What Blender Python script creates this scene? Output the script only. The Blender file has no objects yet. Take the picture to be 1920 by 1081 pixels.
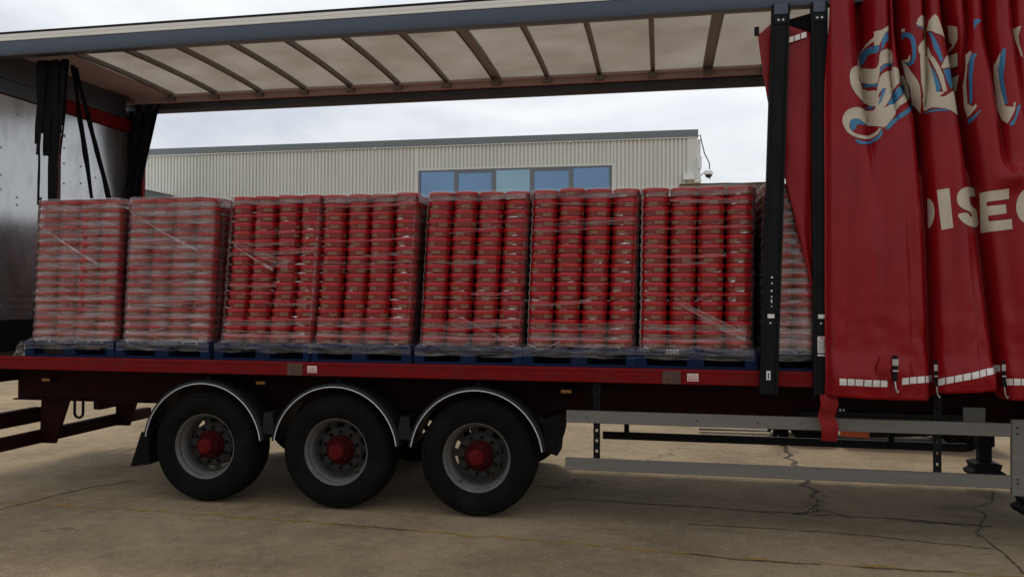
import bpy, bmesh, math, random
from mathutils import Vector, Matrix, noise
random.seed(7)
sc = bpy.context.scene
C = sc.collection
PI = math.pi
R = math.radians

# ------------------------------------------------------------------ camera
CAM = (4.2026, -6.6649, 1.9194); YAW = .1872; PITCH = .0122; ROLL = .0031; FPX = 1469.34
fw = Vector((-math.sin(YAW)*math.cos(PITCH), math.cos(YAW)*math.cos(PITCH), math.sin(PITCH)))
rt = Vector((math.cos(YAW), math.sin(YAW), 0)); up = rt.cross(fw)
rx = rt*math.cos(ROLL) + up*math.sin(ROLL); ux = -rt*math.sin(ROLL) + up*math.cos(ROLL)
cd = bpy.data.cameras.new('camera'); cam = bpy.data.objects.new('camera', cd); C.objects.link(cam)
M = Matrix((rx, ux, -fw)).transposed().to_4x4(); M.translation = Vector(CAM)
cam.matrix_world = M
cd.sensor_width = 36; cd.lens = FPX/1920*36; cd.clip_end = 2000; cd.clip_start = .05
sc.camera = cam

# ------------------------------------------------------------------ sky, sun, exposure
SUN_EL, SUN_AZ = R(67), R(8)            # sun behind thin cloud, beyond the trailer
w = bpy.data.worlds.new('World'); sc.world = w; w.use_nodes = True
nt = w.node_tree; N = nt.nodes; L = nt.links; N.clear()
out = N.new('ShaderNodeOutputWorld'); bg = N.new('ShaderNodeBackground')
sky = N.new('ShaderNodeTexSky'); sky.sky_type = 'NISHITA'; sky.sun_disc = False
sky.sun_elevation = SUN_EL; sky.sun_rotation = SUN_AZ; sky.dust_density = 2.5
tc = N.new('ShaderNodeTexCoord'); mp = N.new('ShaderNodeMapping'); mp.inputs['Scale'].default_value = (1, 1, 2.6)
L.new(tc.outputs['Generated'], mp.inputs['Vector'])
n1 = N.new('ShaderNodeTexNoise'); n1.inputs['Scale'].default_value = 2.6; n1.inputs['Detail'].default_value = 6; n1.inputs['Roughness'].default_value = .52
n1.inputs['Distortion'].default_value = .35
L.new(mp.outputs[0], n1.inputs['Vector'])
cr = N.new('ShaderNodeValToRGB'); e = cr.color_ramp.elements
e[0].position = .34; e[0].color = (6.6, 6.9, 7.5, 1); e[1].position = .66; e[1].color = (12.2, 12.2, 12.0, 1)
m_ = e.new(.47); m_.color = (8.9, 9.0, 9.3, 1)
L.new(n1.outputs['Fac'], cr.inputs['Fac'])
mx = N.new('ShaderNodeMix'); mx.data_type = 'RGBA'; mx.inputs['Factor'].default_value = .74
L.new(sky.outputs[0], mx.inputs[6]); L.new(cr.outputs[0], mx.inputs[7])
L.new(mx.outputs[2], bg.inputs['Color']); bg.inputs['Strength'].default_value = .103
L.new(bg.outputs[0], out.inputs[0])
sd = bpy.data.lights.new('sun', 'SUN'); sun = bpy.data.objects.new('sun', sd); C.objects.link(sun)
sd.energy = 1.5; sd.angle = R(10); sd.color = (1, .95, .87)
sdir = Vector((math.sin(SUN_AZ)*math.cos(SUN_EL), math.cos(SUN_AZ)*math.cos(SUN_EL), math.sin(SUN_EL)))
sun.rotation_euler = sdir.to_track_quat('Z', 'Y').to_euler()
sun.location = (0, 0, 30)
vs = sc.view_settings; vs.view_transform = 'Standard'; vs.look = 'None'; vs.gamma = 1; vs.use_curve_mapping = False; vs.exposure = 0
sc.cycles.use_denoising = True
sc.cycles.transparent_max_bounces = 16
sc.cycles.max_bounces = 8
try: sc.cycles.denoiser = 'OPENIMAGEDENOISE'
except Exception: pass

def at(px, py, Y=None, Z=None, X=None):
    """a reading taken off the survey photograph (1920 wide) as a point on the plane Y=, Z= or X="""
    d = fw + rx*(px-960)/FPX - ux*(py-540.5)/FPX
    c = Vector(CAM)
    t = (Y-c.y)/d.y if Y is not None else (Z-c.z)/d.z if Z is not None else (X-c.x)/d.x
    return c + d*t

# ------------------------------------------------------------------ materials
def mat(name, col, rough=.6, metal=0, var=.25, scale=6, col2=None, bump=0, bscale=40, spec=.5, dirt=None, dirt_amt=.5, dirt_scale=3, stretch=(1, 1, 1), coat=0):
    m = bpy.data.materials.new(name); m.use_nodes = True
    t = m.node_tree; n = t.nodes; l = t.links; b = n['Principled BSDF']
    b.inputs['Roughness'].default_value = rough; b.inputs['Metallic'].default_value = metal
    b.inputs['Specular IOR Level'].default_value = spec
    b.inputs['Coat Weight'].default_value = coat
    tc = n.new('ShaderNodeTexCoord'); mp = n.new('ShaderNodeMapping'); mp.inputs['Scale'].default_value = stretch
    l.new(tc.outputs['Object'], mp.inputs['Vector'])
    ns = n.new('ShaderNodeTexNoise'); ns.inputs['Scale'].default_value = scale; ns.inputs['Detail'].default_value = 7; ns.inputs['Roughness'].default_value = .62
    l.new(mp.outputs[0], ns.inputs['Vector'])
    r = n.new('ShaderNodeValToRGB'); r.color_ramp.elements[0].position = .3; r.color_ramp.elements[1].position = .72
    c2 = col2 or tuple(c*(1-var) for c in col)
    r.color_ramp.elements[0].color = (*c2, 1); r.color_ramp.elements[1].color = (*col, 1)
    l.new(ns.outputs['Fac'], r.inputs['Fac'])
    last = r.outputs['Color']
    if dirt:
        d = n.new('ShaderNodeTexNoise'); d.inputs['Scale'].default_value = dirt_scale; d.inputs['Detail'].default_value = 9; d.inputs['Roughness'].default_value = .7
        l.new(mp.outputs[0], d.inputs['Vector'])
        mr = n.new('ShaderNodeMapRange'); mr.inputs[1].default_value = .48; mr.inputs[2].default_value = .72; mr.inputs[4].default_value = dirt_amt
        l.new(d.outputs['Fac'], mr.inputs[0])
        x = n.new('ShaderNodeMix'); x.data_type = 'RGBA'; l.new(mr.outputs[0], x.inputs[0]); l.new(last, x.inputs[6]); x.inputs[7].default_value = (*dirt, 1)
        last = x.outputs[2]
    l.new(last, b.inputs['Base Color'])
    rr = n.new('ShaderNodeMapRange'); rr.inputs[3].default_value = max(.03, rough-.1); rr.inputs[4].default_value = min(1, rough+.12)
    l.new(ns.outputs['Fac'], rr.inputs[0]); l.new(rr.outputs[0], b.inputs['Roughness'])
    if bump:
        bn = n.new('ShaderNodeTexNoise'); bn.inputs['Scale'].default_value = bscale; bn.inputs['Detail'].default_value = 5
        l.new(mp.outputs[0], bn.inputs['Vector'])
        bu = n.new('ShaderNodeBump'); bu.inputs['Strength'].default_value = bump; bu.inputs['Distance'].default_value = .01
        l.new(bn.outputs['Fac'], bu.inputs['Height']); l.new(bu.outputs[0], b.inputs['Normal'])
    return m

MT = {}
MT['rail_red'] = mat('rail_red_paint', (.175, .004, .005), .65, spec=.1, var=.3, dirt=(.05, .025, .02), dirt_amt=.6, dirt_scale=5, stretch=(1, 1, 3))
MT['chassis'] = mat('chassis_dark_red_paint', (.026, .0035, .004), .75, spec=.1, var=.4, dirt=(.010, .007, .006), dirt_amt=.8)
MT['black_steel'] = mat('black_steel', (.006, .006, .008), .6, spec=.15, var=.4, dirt=(.013, .012, .011), dirt_amt=.4)
MT['black_plastic'] = mat('black_plastic', (.007, .008, .010), .55, spec=.2, var=.3, dirt=(.02, .018, .015), dirt_amt=.5)
MT['rubber'] = mat('tyre_rubber', (.0065, .006, .0055), .85, spec=.08, var=.3, scale=9, dirt=(.018, .014, .011), dirt_amt=.5, dirt_scale=4, bump=.15, bscale=60)
MT['rim'] = mat('rim_silver_paint', (.15, .146, .138), .5, .15, var=.35, dirt=(.07, .05, .035), dirt_amt=.7, dirt_scale=7)
MT['disc'] = mat('wheel_disc_grey', (.042, .039, .036), .7, .0, spec=.12, var=.35, dirt=(.035, .026, .02), dirt_amt=.7, dirt_scale=8)
MT['hub_red'] = mat('hub_red_paint', (.045, .003, .004), .75, spec=.05, var=.4, dirt=(.04, .015, .012), dirt_amt=.6, dirt_scale=12)
MT['cap_red'] = mat('hub_cap_red_paint', (.105, .005, .006), .7, spec=.06, var=.35, dirt=(.07, .03, .025), dirt_amt=.4, dirt_scale=12)
MT['alu'] = mat('guard_rail_aluminium', (.165, .152, .135), .6, .0, spec=.3, var=.15, scale=3, stretch=(.3, 1, 4), dirt=(.09, .075, .06), dirt_amt=.35, dirt_scale=7)
MT['trim'] = mat('mudguard_edge_trim', (.62, .63, .64), .4, var=.15)
MT['door_alu'] = mat('door_panel_aluminium', (.60, .61, .62), .24, .85, var=.25, scale=2.2, stretch=(1, 1, .5), dirt=(.16, .16, .16), dirt_amt=.5, dirt_scale=4, bump=.06, bscale=5)
MT['roof_rail'] = mat('roof_rail_grey_blue', (.055, .07, .10), .42, .2, var=.2, scale=2, stretch=(.3, 1, 2))
MT['rail_inner'] = mat('curtain_track_mauve_grey', (.46, .40, .405), .6, .0, var=.2)
MT['white_strip'] = mat('roof_trim_cream', (.78, .77, .72), .4, var=.12, stretch=(.2, 1, 5))
MT['bow'] = mat('roof_bow_zinc', (.22, .21, .20), .45, .4, var=.25)
MT['wood'] = mat('deck_plywood', (.05, .032, .02), .9, spec=.1, var=.4, stretch=(.2, 2, 1))
MT['pallet_blue'] = mat('pallet_blue_paint', (.005, .016, .060), .8, spec=.12, var=.45, scale=9, dirt=(.02, .02, .024), dirt_amt=.5, dirt_scale=6)
MT['tub_lid'] = mat('tub_lid_red_plastic', (.44, .007, .012), .28, var=.25, scale=14, bump=.05, bscale=30)
MT['tub_body'] = mat('tub_body_red_plastic', (.21, .022, .019), .34, var=.25, scale=10, bump=.05, bscale=24)
MT['emblem'] = mat('tub_emblem_cream', (.33, .21, .115), .5, var=.3, scale=30)
MT['emblem_in'] = mat('tub_emblem_brown', (.13, .035, .02), .4, var=.2, scale=30)
MT['cream'] = mat('curtain_print_cream', (.52, .46, .36), .55, spec=.3, var=.18, scale=5)
MT['blue'] = mat('curtain_print_blue', (.03, .17, .34), .5, var=.2, scale=6)
MT['tape'] = mat('reflective_tape', (.72, .71, .68), .3, var=.15, scale=20)
MT['strap_red'] = mat('red_webbing', (.24, .010, .010), .7, spec=.2, var=.35, scale=20)
MT['strap_black'] = mat('black_webbing', (.005, .005, .006), .8, spec=.1, var=.4, scale=20)
MT['navy'] = mat('dark_navy_curtain', (.006, .007, .013), .6, spec=.15, var=.4, scale=5)
MT['chrome'] = mat('buckle_steel', (.5, .48, .45), .3, .9, var=.3)
MT['white'] = mat('white_label', (.72, .70, .66), .5, var=.15, scale=30)
MT['label_ink'] = mat('label_ink', (.12, .10, .10), .6)
MT['label_red'] = mat('label_red_ink', (.45, .05, .05), .6)
MT['rust'] = mat('worn_bare_steel', (.09, .045, .03), .75, var=.5, scale=14, dirt=(.16, .05, .03), dirt_amt=.6, dirt_scale=10)
MT['amber'] = mat('amber_lens', (.45, .16, .02), .25, var=.2)
MT['clad'] = mat('cladding_pale_green_grey', (.64, .65, .59), .5, var=.06, scale=.6, stretch=(1, 1, .25), dirt=(.46, .47, .42), dirt_amt=.35, dirt_scale=.7)
MT['capping'] = mat('parapet_capping_grey', (.16, .19, .205), .5, var=.1, scale=.5)
MT['frame'] = mat('window_frame_grey', (.14, .15, .17), .45, var=.1)
MT['glass'] = mat('window_glass_sky_reflection', (.15, .26, .41), .05, .5, var=.16, scale=.35)  # the reflected blue sky is put into the glass colour
MT['glass2'] = mat('window_glass_sky_reflection_pale', (.24, .38, .46), .06, .45, var=.12, scale=.3)  # paler version of the painted sky reflection, for the middle pane
MT['cctv'] = mat('cctv_white', (.75, .75, .73), .35, var=.06)
MT['dome'] = mat('cctv_smoked_dome', (.02, .02, .025), .08)
MT['card'] = mat('corrugated_card', (.42, .32, .22), .8, var=.2, dirt=(.25, .18, .12), dirt_amt=.4)
MT['orange'] = mat('forklift_orange', (.62, .12, .015), .45, var=.2, dirt=(.2, .07, .03), dirt_amt=.4)
MT['grey_panel'] = mat('grey_panel', (.16, .16, .155), .55, var=.15)
MT['mortar'] = mat('brick_plinth', (.24, .13, .09), .85, var=.3, scale=8)
MT['crack'] = mat('crack_dark_grit', (.075, .060, .045), .95, var=.5, scale=25)

# curtain fabric: PVC tarpaulin, faint weave, grime
MT['curtain'] = mat('red_pvc_curtain', (.25, .005, .008), .34, spec=.22, var=.18, scale=3, dirt=(.14, .010, .012), dirt_amt=.55, dirt_scale=2.2, stretch=(1, 1, .35), bump=.05, bscale=14)

def film(name, lo, hi, scale=3, stretch=(1, 1, 6), rough=.18, gloss=.5):
    m = bpy.data.materials.new(name); m.use_nodes = True
    t = m.node_tree; n = t.nodes; l = t.links; n.clear()
    o = n.new('ShaderNodeOutputMaterial'); tr = n.new('ShaderNodeBsdfTransparent')
    gl = n.new('ShaderNodeBsdfGlossy'); gl.inputs['Roughness'].default_value = rough; gl.inputs['Color'].default_value = (.9, .9, .9, 1)
    df = n.new('ShaderNodeBsdfDiffuse'); df.inputs['Color'].default_value = (.62, .53, .52, 1)
    a = n.new('ShaderNodeMixShader'); a.inputs[0].default_value = gloss; l.new(df.outputs[0], a.inputs[1]); l.new(gl.outputs[0], a.inputs[2])
    tc = n.new('ShaderNodeTexCoord'); mp = n.new('ShaderNodeMapping'); mp.inputs['Scale'].default_value = stretch
    l.new(tc.outputs['Object'], mp.inputs[0])
    ns = n.new('ShaderNodeTexNoise'); ns.inputs['Scale'].default_value = scale; ns.inputs['Detail'].default_value = 8; ns.inputs['Roughness'].default_value = .65; ns.inputs['Distortion'].default_value = .6
    l.new(mp.outputs[0], ns.inputs['Vector'])
    mr = n.new('ShaderNodeMapRange'); mr.inputs[1].default_value = .36; mr.inputs[2].default_value = .68; mr.inputs[3].default_value = lo; mr.inputs[4].default_value = hi
    l.new(ns.outputs['Fac'], mr.inputs[0])
    fr = n.new('ShaderNodeFresnel'); fr.inputs['IOR'].default_value = 1.12
    ad = n.new('ShaderNodeMath'); ad.operation = 'ADD'; ad.use_clamp = True; l.new(mr.outputs[0], ad.inputs[0]); l.new(fr.outputs[0], ad.inputs[1])
    bu = n.new('ShaderNodeBump'); bu.inputs['Strength'].default_value = .35; bu.inputs['Distance'].default_value = .01
    l.new(ns.outputs['Fac'], bu.inputs['Height']); l.new(bu.outputs[0], gl.inputs['Normal'])
    f = n.new('ShaderNodeMixShader'); l.new(ad.outputs[0], f.inputs[0]); l.new(tr.outputs[0], f.inputs[1]); l.new(a.outputs[0], f.inputs[2])
    l.new(f.outputs[0], o.inputs[0])
    return m
MT['film_hazy'] = film('stretch_film_hazy', .03, .22)
MT['film_clear'] = film('stretch_film_clear', .02, .17)
MT['film_base'] = film('stretch_film_bunched', .0, .17, scale=4, stretch=(1, 1, 9))
MT['film_fold'] = film('stretch_film_fold', .08, .45, scale=8, stretch=(1, 1, 1), gloss=.6)

MT['film_glint'] = film('stretch_film_glint', .2, .8, scale=22, stretch=(1, 1, 2), gloss=.6, rough=.2)  # whitish, more opaque film that paints the glints on the lids
# translucent roof sheet
def translucent_roof():
    m = bpy.data.materials.new('translucent_roof_sheet'); m.use_nodes = True
    t = m.node_tree; n = t.nodes; l = t.links; n.clear()
    o = n.new('ShaderNodeOutputMaterial'); tl = n.new('ShaderNodeBsdfTranslucent'); df = n.new('ShaderNodeBsdfDiffuse'); a = n.new('ShaderNodeMixShader')
    tc = n.new('ShaderNodeTexCoord'); ns = n.new('ShaderNodeTexNoise'); ns.inputs['Scale'].default_value = 1.6; ns.inputs['Detail'].default_value = 6
    l.new(tc.outputs['Object'], ns.inputs['Vector'])
    r = n.new('ShaderNodeValToRGB'); r.color_ramp.elements[0].position = .33; r.color_ramp.elements[1].position = .7
    r.color_ramp.elements[0].color = (.235, .20, .16, 1); r.color_ramp.elements[1].color = (.35, .315, .262, 1)
    l.new(ns.outputs['Fac'], r.inputs['Fac']); l.new(r.outputs[0], tl.inputs['Color'])
    df.inputs['Color'].default_value = (.34, .30, .26, 1)
    a.inputs[0].default_value = .45; l.new(tl.outputs[0], a.inputs[1]); l.new(df.outputs[0], a.inputs[2]); l.new(a.outputs[0], o.inputs[0])
    return m
MT['roof'] = translucent_roof()

# yard concrete
def concrete():
    m = bpy.data.materials.new('yard_concrete'); m.use_nodes = True
    t = m.node_tree; n = t.nodes; l = t.links; b = n['Principled BSDF']; b.inputs['Roughness'].default_value = .88; b.inputs['Specular IOR Level'].default_value = .25
    tc = n.new('ShaderNodeTexCoord')
    def nz(s, d=8, ro=.6, st=(1, 1, 1), di=0):
        mp = n.new('ShaderNodeMapping'); mp.inputs['Scale'].default_value = st; l.new(tc.outputs['Object'], mp.inputs[0])
        x = n.new('ShaderNodeTexNoise'); x.inputs['Scale'].default_value = s; x.inputs['Detail'].default_value = d; x.inputs['Roughness'].default_value = ro; x.inputs['Distortion'].default_value = di
        l.new(mp.outputs[0], x.inputs['Vector']); return x.outputs['Fac']
    def rng(v, a, b_, c, d):
        x = n.new('ShaderNodeMapRange'); x.inputs[1].default_value = a; x.inputs[2].default_value = b_; x.inputs[3].default_value = c; x.inputs[4].default_value = d; l.new(v, x.inputs[0]); return x.outputs[0]
    def mix(f, a, b_):
        x = n.new('ShaderNodeMix'); x.data_type = 'RGBA'; l.new(f, x.inputs[0])
        for s, v in ((6, a), (7, b_)):
            if isinstance(v, tuple): x.inputs[s].default_value = (*v, 1)
            else: l.new(v, x.inputs[s])
        return x.outputs[2]
    c = mix(rng(nz(.55, 6, .55), .35, .68, 0, 1), (.18, .128, .070), (.335, .252, .148))
    c = mix(rng(nz(2.6, 9, .7), .45, .75, 0, .75), c, (.13, .098, .062))
    c = mix(rng(nz(9, 6, .7), .5, .8, 0, .6), c, (.40, .325, .225))
    c = mix(rng(nz(1.1, 9, .75, (.35, 1.6, 1), 1.2), .60, .72, 0, .65), c, (.075, .058, .042))
    c = mix(rng(nz(45, 3, .6), .60, .78, 0, .7), c, (.085, .065, .048))
    c = mix(rng(nz(120, 2, .5), .62, .8, 0, .5), c, (.48, .41, .31))
    c = mix(rng(nz(22, 4, .8), .57, .66, 0, .6), c, (.09, .07, .05))
    c = mix(rng(nz(60, 3, .7), .35, .44, .55, 0), c, (.46, .38, .28))
    c = mix(rng(nz(5, 10, .8, (.25, 2.2, 1), .8), .58, .66, 0, .5), c, (.11, .085, .06))
    l.new(c, b.inputs['Base Color'])
    bu = n.new('ShaderNodeBump'); bu.inputs['Strength'].default_value = .9; bu.inputs['Distance'].default_value = .008
    l.new(nz(38, 6, .7), bu.inputs['Height']); l.new(bu.outputs[0], b.inputs['Normal'])
    return m
MT['concrete'] = concrete()

def worn(name, col, lo, hi, scale):
    m = bpy.data.materials.new(name); m.use_nodes = True
    t = m.node_tree; n = t.nodes; l = t.links; b = n['Principled BSDF']; b.inputs['Base Color'].default_value = (*col, 1); b.inputs['Roughness'].default_value = .85
    tc = n.new('ShaderNodeTexCoord'); ns = n.new('ShaderNodeTexNoise'); ns.inputs['Scale'].default_value = scale; ns.inputs['Detail'].default_value = 8; ns.inputs['Roughness'].default_value = .7
    l.new(tc.outputs['Object'], ns.inputs['Vector'])
    mr = n.new('ShaderNodeMapRange'); mr.inputs[1].default_value = lo; mr.inputs[2].default_value = hi; mr.inputs[3].default_value = 0; mr.inputs[4].default_value = .8
    l.new(ns.outputs['Fac'], mr.inputs[0]); l.new(mr.outputs[0], b.inputs['Alpha'])
    return m
MT['yellow'] = worn('worn_yellow_paint', (.36, .21, .04), .40, .60, 4)
MT['tyre_mark'] = worn('tyre_mark_rubber', (.06, .05, .04), .46, .72, 9)

# ------------------------------------------------------------------ mesh helpers
class MB:
    def __init__(s): s.v = []; s.f = []; s.m = []
    def add(s, vs, fs, mi=0):
        o = len(s.v); s.v += [tuple(v) for v in vs]
        for f in fs: s.f.append(tuple(i+o for i in f)); s.m.append(mi)
        return s
    def box(s, x0, x1, y0, y1, z0, z1, mi=0):
        return s.add([(x0,y0,z0),(x1,y0,z0),(x1,y1,z0),(x0,y1,z0),(x0,y0,z1),(x1,y0,z1),(x1,y1,z1),(x0,y1,z1)],
                     [(0,3,2,1),(4,5,6,7),(0,1,5,4),(1,2,6,5),(2,3,7,6),(3,0,4,7)], mi)
    def prism(s, poly, a0, a1, axis='x', mi=0):
        """poly of 2-D points extruded along axis: x -> (y,z), y -> (x,z), z -> (x,y)"""
        def p(q, a): return {'x': (a, q[0], q[1]), 'y': (q[0], a, q[1]), 'z': (q[0], q[1], a)}[axis]
        k = len(poly)
        return s.add([p(q, a0) for q in poly]+[p(q, a1) for q in poly],
                     [tuple(range(k))[::-1], tuple(range(k, 2*k))]+[(i, (i+1) % k, k+(i+1) % k, k+i) for i in range(k)], mi)
    def tube(s, path, r, seg=8, mi=0, caps=True):
        path = [Vector(p) for p in path]; k = len(path); vs = []
        rr = r if isinstance(r, (list, tuple)) else [r]*k
        prev = None
        for i, p in enumerate(path):
            t = (path[min(i+1, k-1)]-path[max(i-1, 0)]).normalized()
            a = prev if prev is not None else (Vector((0,0,1)) if abs(t.z) < .9 else Vector((1,0,0)))
            u = (a-t*a.dot(t)).normalized(); v = t.cross(u); prev = u
            vs += [p+(u*math.cos(2*PI*j/seg)+v*math.sin(2*PI*j/seg))*rr[i] for j in range(seg)]
        fs = [(i*seg+j, i*seg+(j+1) % seg, (i+1)*seg+(j+1) % seg, (i+1)*seg+j) for i in range(k-1) for j in range(seg)]
        if caps: fs += [tuple(range(seg))[::-1], tuple(range((k-1)*seg, k*seg))]
        return s.add(vs, fs, mi)
    def lathe(s, prof, seg=32, axis='y', mi=0, a0=0, a1=2*PI, skip=None):
        full = abs(a1-a0-2*PI) < 1e-6; k = len(prof); na = seg if full else seg+1; vs = []
        for j in range(na):
            a = a0+(a1-a0)*j/seg; ca, sa = math.cos(a), math.sin(a)
            for r, h in prof: vs.append((r*ca, h, r*sa) if axis == 'y' else (r*ca, r*sa, h))
        fs = []
        for j in range(seg):
            j2 = (j+1) % na if full else j+1
            for i in range(k-1):
                if skip and skip(i, j): continue
                fs.append((j*k+i, j2*k+i, j2*k+i+1, j*k+i+1))
        return s.add(vs, fs, mi)
    def grid(s, nu, nv, fn, mi=0):
        vs = [fn(i/nu, j/nv) for j in range(nv+1) for i in range(nu+1)]
        return s.add(vs, [(j*(nu+1)+i, j*(nu+1)+i+1, (j+1)*(nu+1)+i+1, (j+1)*(nu+1)+i) for j in range(nv) for i in range(nu)], mi)
    def mesh(s, name, mats, smooth=False, bev=0):
        me = bpy.data.meshes.new(name); me.from_pydata(s.v, [], s.f)
        for m in (mats if isinstance(mats, (list, tuple)) else [mats]): me.materials.append(MT[m])
        if len(set(s.m)) > 1: me.polygons.foreach_set('material_index', s.m)
        bm = bmesh.new(); bm.from_mesh(me)
        if bev:
            bmesh.ops.bevel(bm, geom=[e for e in bm.edges if len(e.link_faces) == 2 and e.calc_face_angle(0) > .6], offset=bev, segments=2, profile=.6, affect='EDGES')
        bmesh.ops.recalc_face_normals(bm, faces=bm.faces)
        bm.to_mesh(me); bm.free()
        if smooth:
            me.polygons.foreach_set('use_smooth', [True]*len(me.polygons))
            me.set_sharp_from_angle(angle=R(smooth if smooth > 1 else 40))
        me.update(); return me
    def build(s, name, mats, parent=None, smooth=False, bev=0, loc=None):
        return link(name, s.mesh(name, mats, smooth, bev), parent, loc)

def link(name, me, parent=None, loc=None):
    o = bpy.data.objects.new(name, me); C.objects.link(o)
    if parent is not None: o.parent = parent
    if loc is not None: o.location = loc
    return o
def tag(o, label=None, cat=None, group=None, kind=None):
    if label: o['label'] = label
    if cat: o['category'] = cat
    if group: o['group'] = group
    if kind: o['kind'] = kind
    return o
def empty(name, loc=(0, 0, 0)):
    o = bpy.data.objects.new(name, None); C.objects.link(o); o.location = loc; o.empty_display_size = .2; return o
def copy_tree(o, parent=None):
    kids = [c for c in o.children]
    c = o.copy(); C.objects.link(c); c.parent = parent
    for k in kids: copy_tree(k, c)
    return c
def nz(x, y=0, z=0): return noise.noise(Vector((x, y, z)))
def sstep(a, b, x):
    t = max(0, min(1, (x-a)/(b-a))); return t*t*(3-2*t)
def interp(tab, x):
    if x <= tab[0][0]: return tab[0][1]
    for (a, b), (c, d) in zip(tab, tab[1:]):
        if x <= c: return b+(d-b)*(x-a)/(c-a)
    return tab[-1][1]
ORD = ['zeroth', 'first', 'second', 'third', 'fourth', 'fifth', 'sixth', 'seventh', 'eighth', 'ninth', 'tenth', 'eleventh', 'twelfth', 'thirteenth', 'fourteenth', 'fifteenth', 'sixteenth', 'seventeenth']

# ================================================================== SETTING
g = MB(); g.grid(60, 60, lambda u, v: ((u-.5)*600, (v-.5)*600+60, 0))
ground = tag(g.build('ground', 'concrete'), 'worn pale brown concrete yard with cracks and faded markings', 'ground', kind='structure')

def ribbon(pts, wid, z, jit=.5, seed=0, step=.03):
    """an irregular flat strip along a ground polyline"""
    mb = MB(); P = []
    for (a, b) in zip(pts, pts[1:]):
        a = Vector((a[0], a[1])); b = Vector((b[0], b[1])); k = max(1, int((b-a).length/step))
        P += [a+(b-a)*i/k for i in range(k)]
    P.append(Vector(pts[-1][:2])); vs = []
    for i, p in enumerate(P):
        t = (P[min(i+1, len(P)-1)]-P[max(i-1, 0)]).normalized(); nn = Vector((-t.y, t.x))
        off = (nz(i*.13, seed, 3)*1.5+nz(i*.5, seed, 9)*.6)*wid*jit*2
        ww = wid*(1+jit*1.6*nz(i*.37, seed, 1)+jit*nz(i*1.3, seed, 5)); ww = max(ww, wid*.08)
        vs += [(p.x+nn.x*(off+ww/2), p.y+nn.y*(off+ww/2), z), (p.x+nn.x*(off-ww/2), p.y+nn.y*(off-ww/2), z)]
    mb.add(vs, [(2*i, 2*i+1, 2*i+3, 2*i+2) for i in range(len(P)-1)]); return mb
def gp(*pts): return [tuple(at(x, y, Z=0))[:2] for x, y in pts]
cracks = [
    (gp((0, 955), (90, 932), (180, 911), (260, 900)), .018), (gp((1060, 935), (1250, 946), (1480, 962), (1640, 970), (1860, 986)), .022),
    (gp((1290, 982), (1420, 989), (1600, 1001), (1860, 1028)), .014), (gp((1452, 812), (1470, 838), (1492, 872), (1515, 908), (1528, 935), (1534, 958)), .05),
    (gp((1862, 922), (1858, 942), (1822, 951), (1848, 965), (1832, 1000), (1862, 1022), (1890, 1045), (1920, 1075)), .014),
    (gp((1534, 958), (1510, 962), (1490, 966)), .03), (gp((1540, 955), (1572, 962), (1600, 972)), .018),
    (gp((1700, 976), (1830, 985)), .028), (gp((1470, 838), (1447, 824), (1442, 806)), .03)]
for i, (p, wd) in enumerate(cracks):
    o = ribbon(p, wd, .004, .55, i*7.3).build('crack', 'crack', ground)
# broken patch where the cracks meet
b = MB(); rnd = random.Random(3)
for i in range(46):
    c = at(1527+rnd.gauss(0, 9), 946+rnd.gauss(0, 9), Z=0); s = rnd.uniform(.008, .03)
    a = [rnd.uniform(.6, 1)*s for _ in range(6)]; h = rnd.uniform(.006, .018)
    b.prism([(c.x+a[k]*math.cos(k*PI/3), c.y+a[k]*math.sin(k*PI/3)) for k in range(6)], .001, h, 'z')
tag(b.build('concrete_chips', 'concrete', ground), kind='stuff')
stains = [(gp((75, 995), (110, 992), (150, 993)), .07), (gp((150, 962), (180, 958), (210, 955)), .06), (gp((640, 986), (690, 990)), .03), (gp((735, 989), (800, 994)), .035),
          (gp((1210, 870), (1260, 845), (1300, 840)), .12), (gp((1130, 905), (1080, 915), (1060, 922)), .3)]
for i, (p, wd) in enumerate(stains):
    ribbon(p, wd, .003, .5, 50+i*3.1).build('tyre_mark', 'tyre_mark', ground)
ribbon(gp((0, 941), (300, 958), (560, 977), (800, 996), (1040, 1016), (1240, 1033), (1400, 1046), (1640, 1062), (1920, 1083)), .05, .0035, .35, 91).build('painted_line', 'yellow', ground)
ribbon(gp((620, 982), (760, 993)), .014, .006, .6, 93).build('crack', 'crack', ground)
ribbon(gp((1280, 1037), (1420, 1052), (1540, 1058)), .014, .006, .6, 95).build('crack', 'crack', ground)
ribbon(gp((1600, 1062), (1720, 1070), (1790, 1072)), .014, .006, .6, 97).build('crack', 'crack', ground)

# ------------------------------------------------------------------ warehouse behind
BY = 23.0; BX0, BX1 = -34.0, 5.547
bld = tag(empty('warehouse', (BX1, BY, 0)), 'pale ribbed metal warehouse with grey parapet behind the trailer', 'building')
def bchild(mb, name, m, parent=None, **k):
    o = mb.build(name, m, parent or bld, **k)
    if parent is None: o.location = (-BX1, -BY, 0)
    return o
pitch = .150; WX0, WX1, WZ0, WZ1 = -5.15, 2.36, 5.15, 6.93
def ribs(x0, x1, z0, z1):
    mb = MB(); vs = []; x = x0; d = .058
    prof = []
    while x < x1-1e-6:
        for f, dd in ((0, 0), (.50, 0), (.62, d), (.88, d)):
            q = x+f*pitch
            if q <= x1: prof.append((q, BY+dd))
        x += pitch
    prof.append((x1, BY))
    for q, y in prof: vs += [(q, y, z0), (q, y, z1)]
    mb.add(vs, [(2*i, 2*i+2, 2*i+3, 2*i+1) for i in range(len(prof)-1)]); return mb
X1w = BX1-.38
bchild(ribs(BX0, WX0-.12, .6, 7.91), 'cladding', 'clad'); bchild(ribs(WX1+.12, X1w, .6, 7.91), 'cladding', 'clad')
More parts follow.
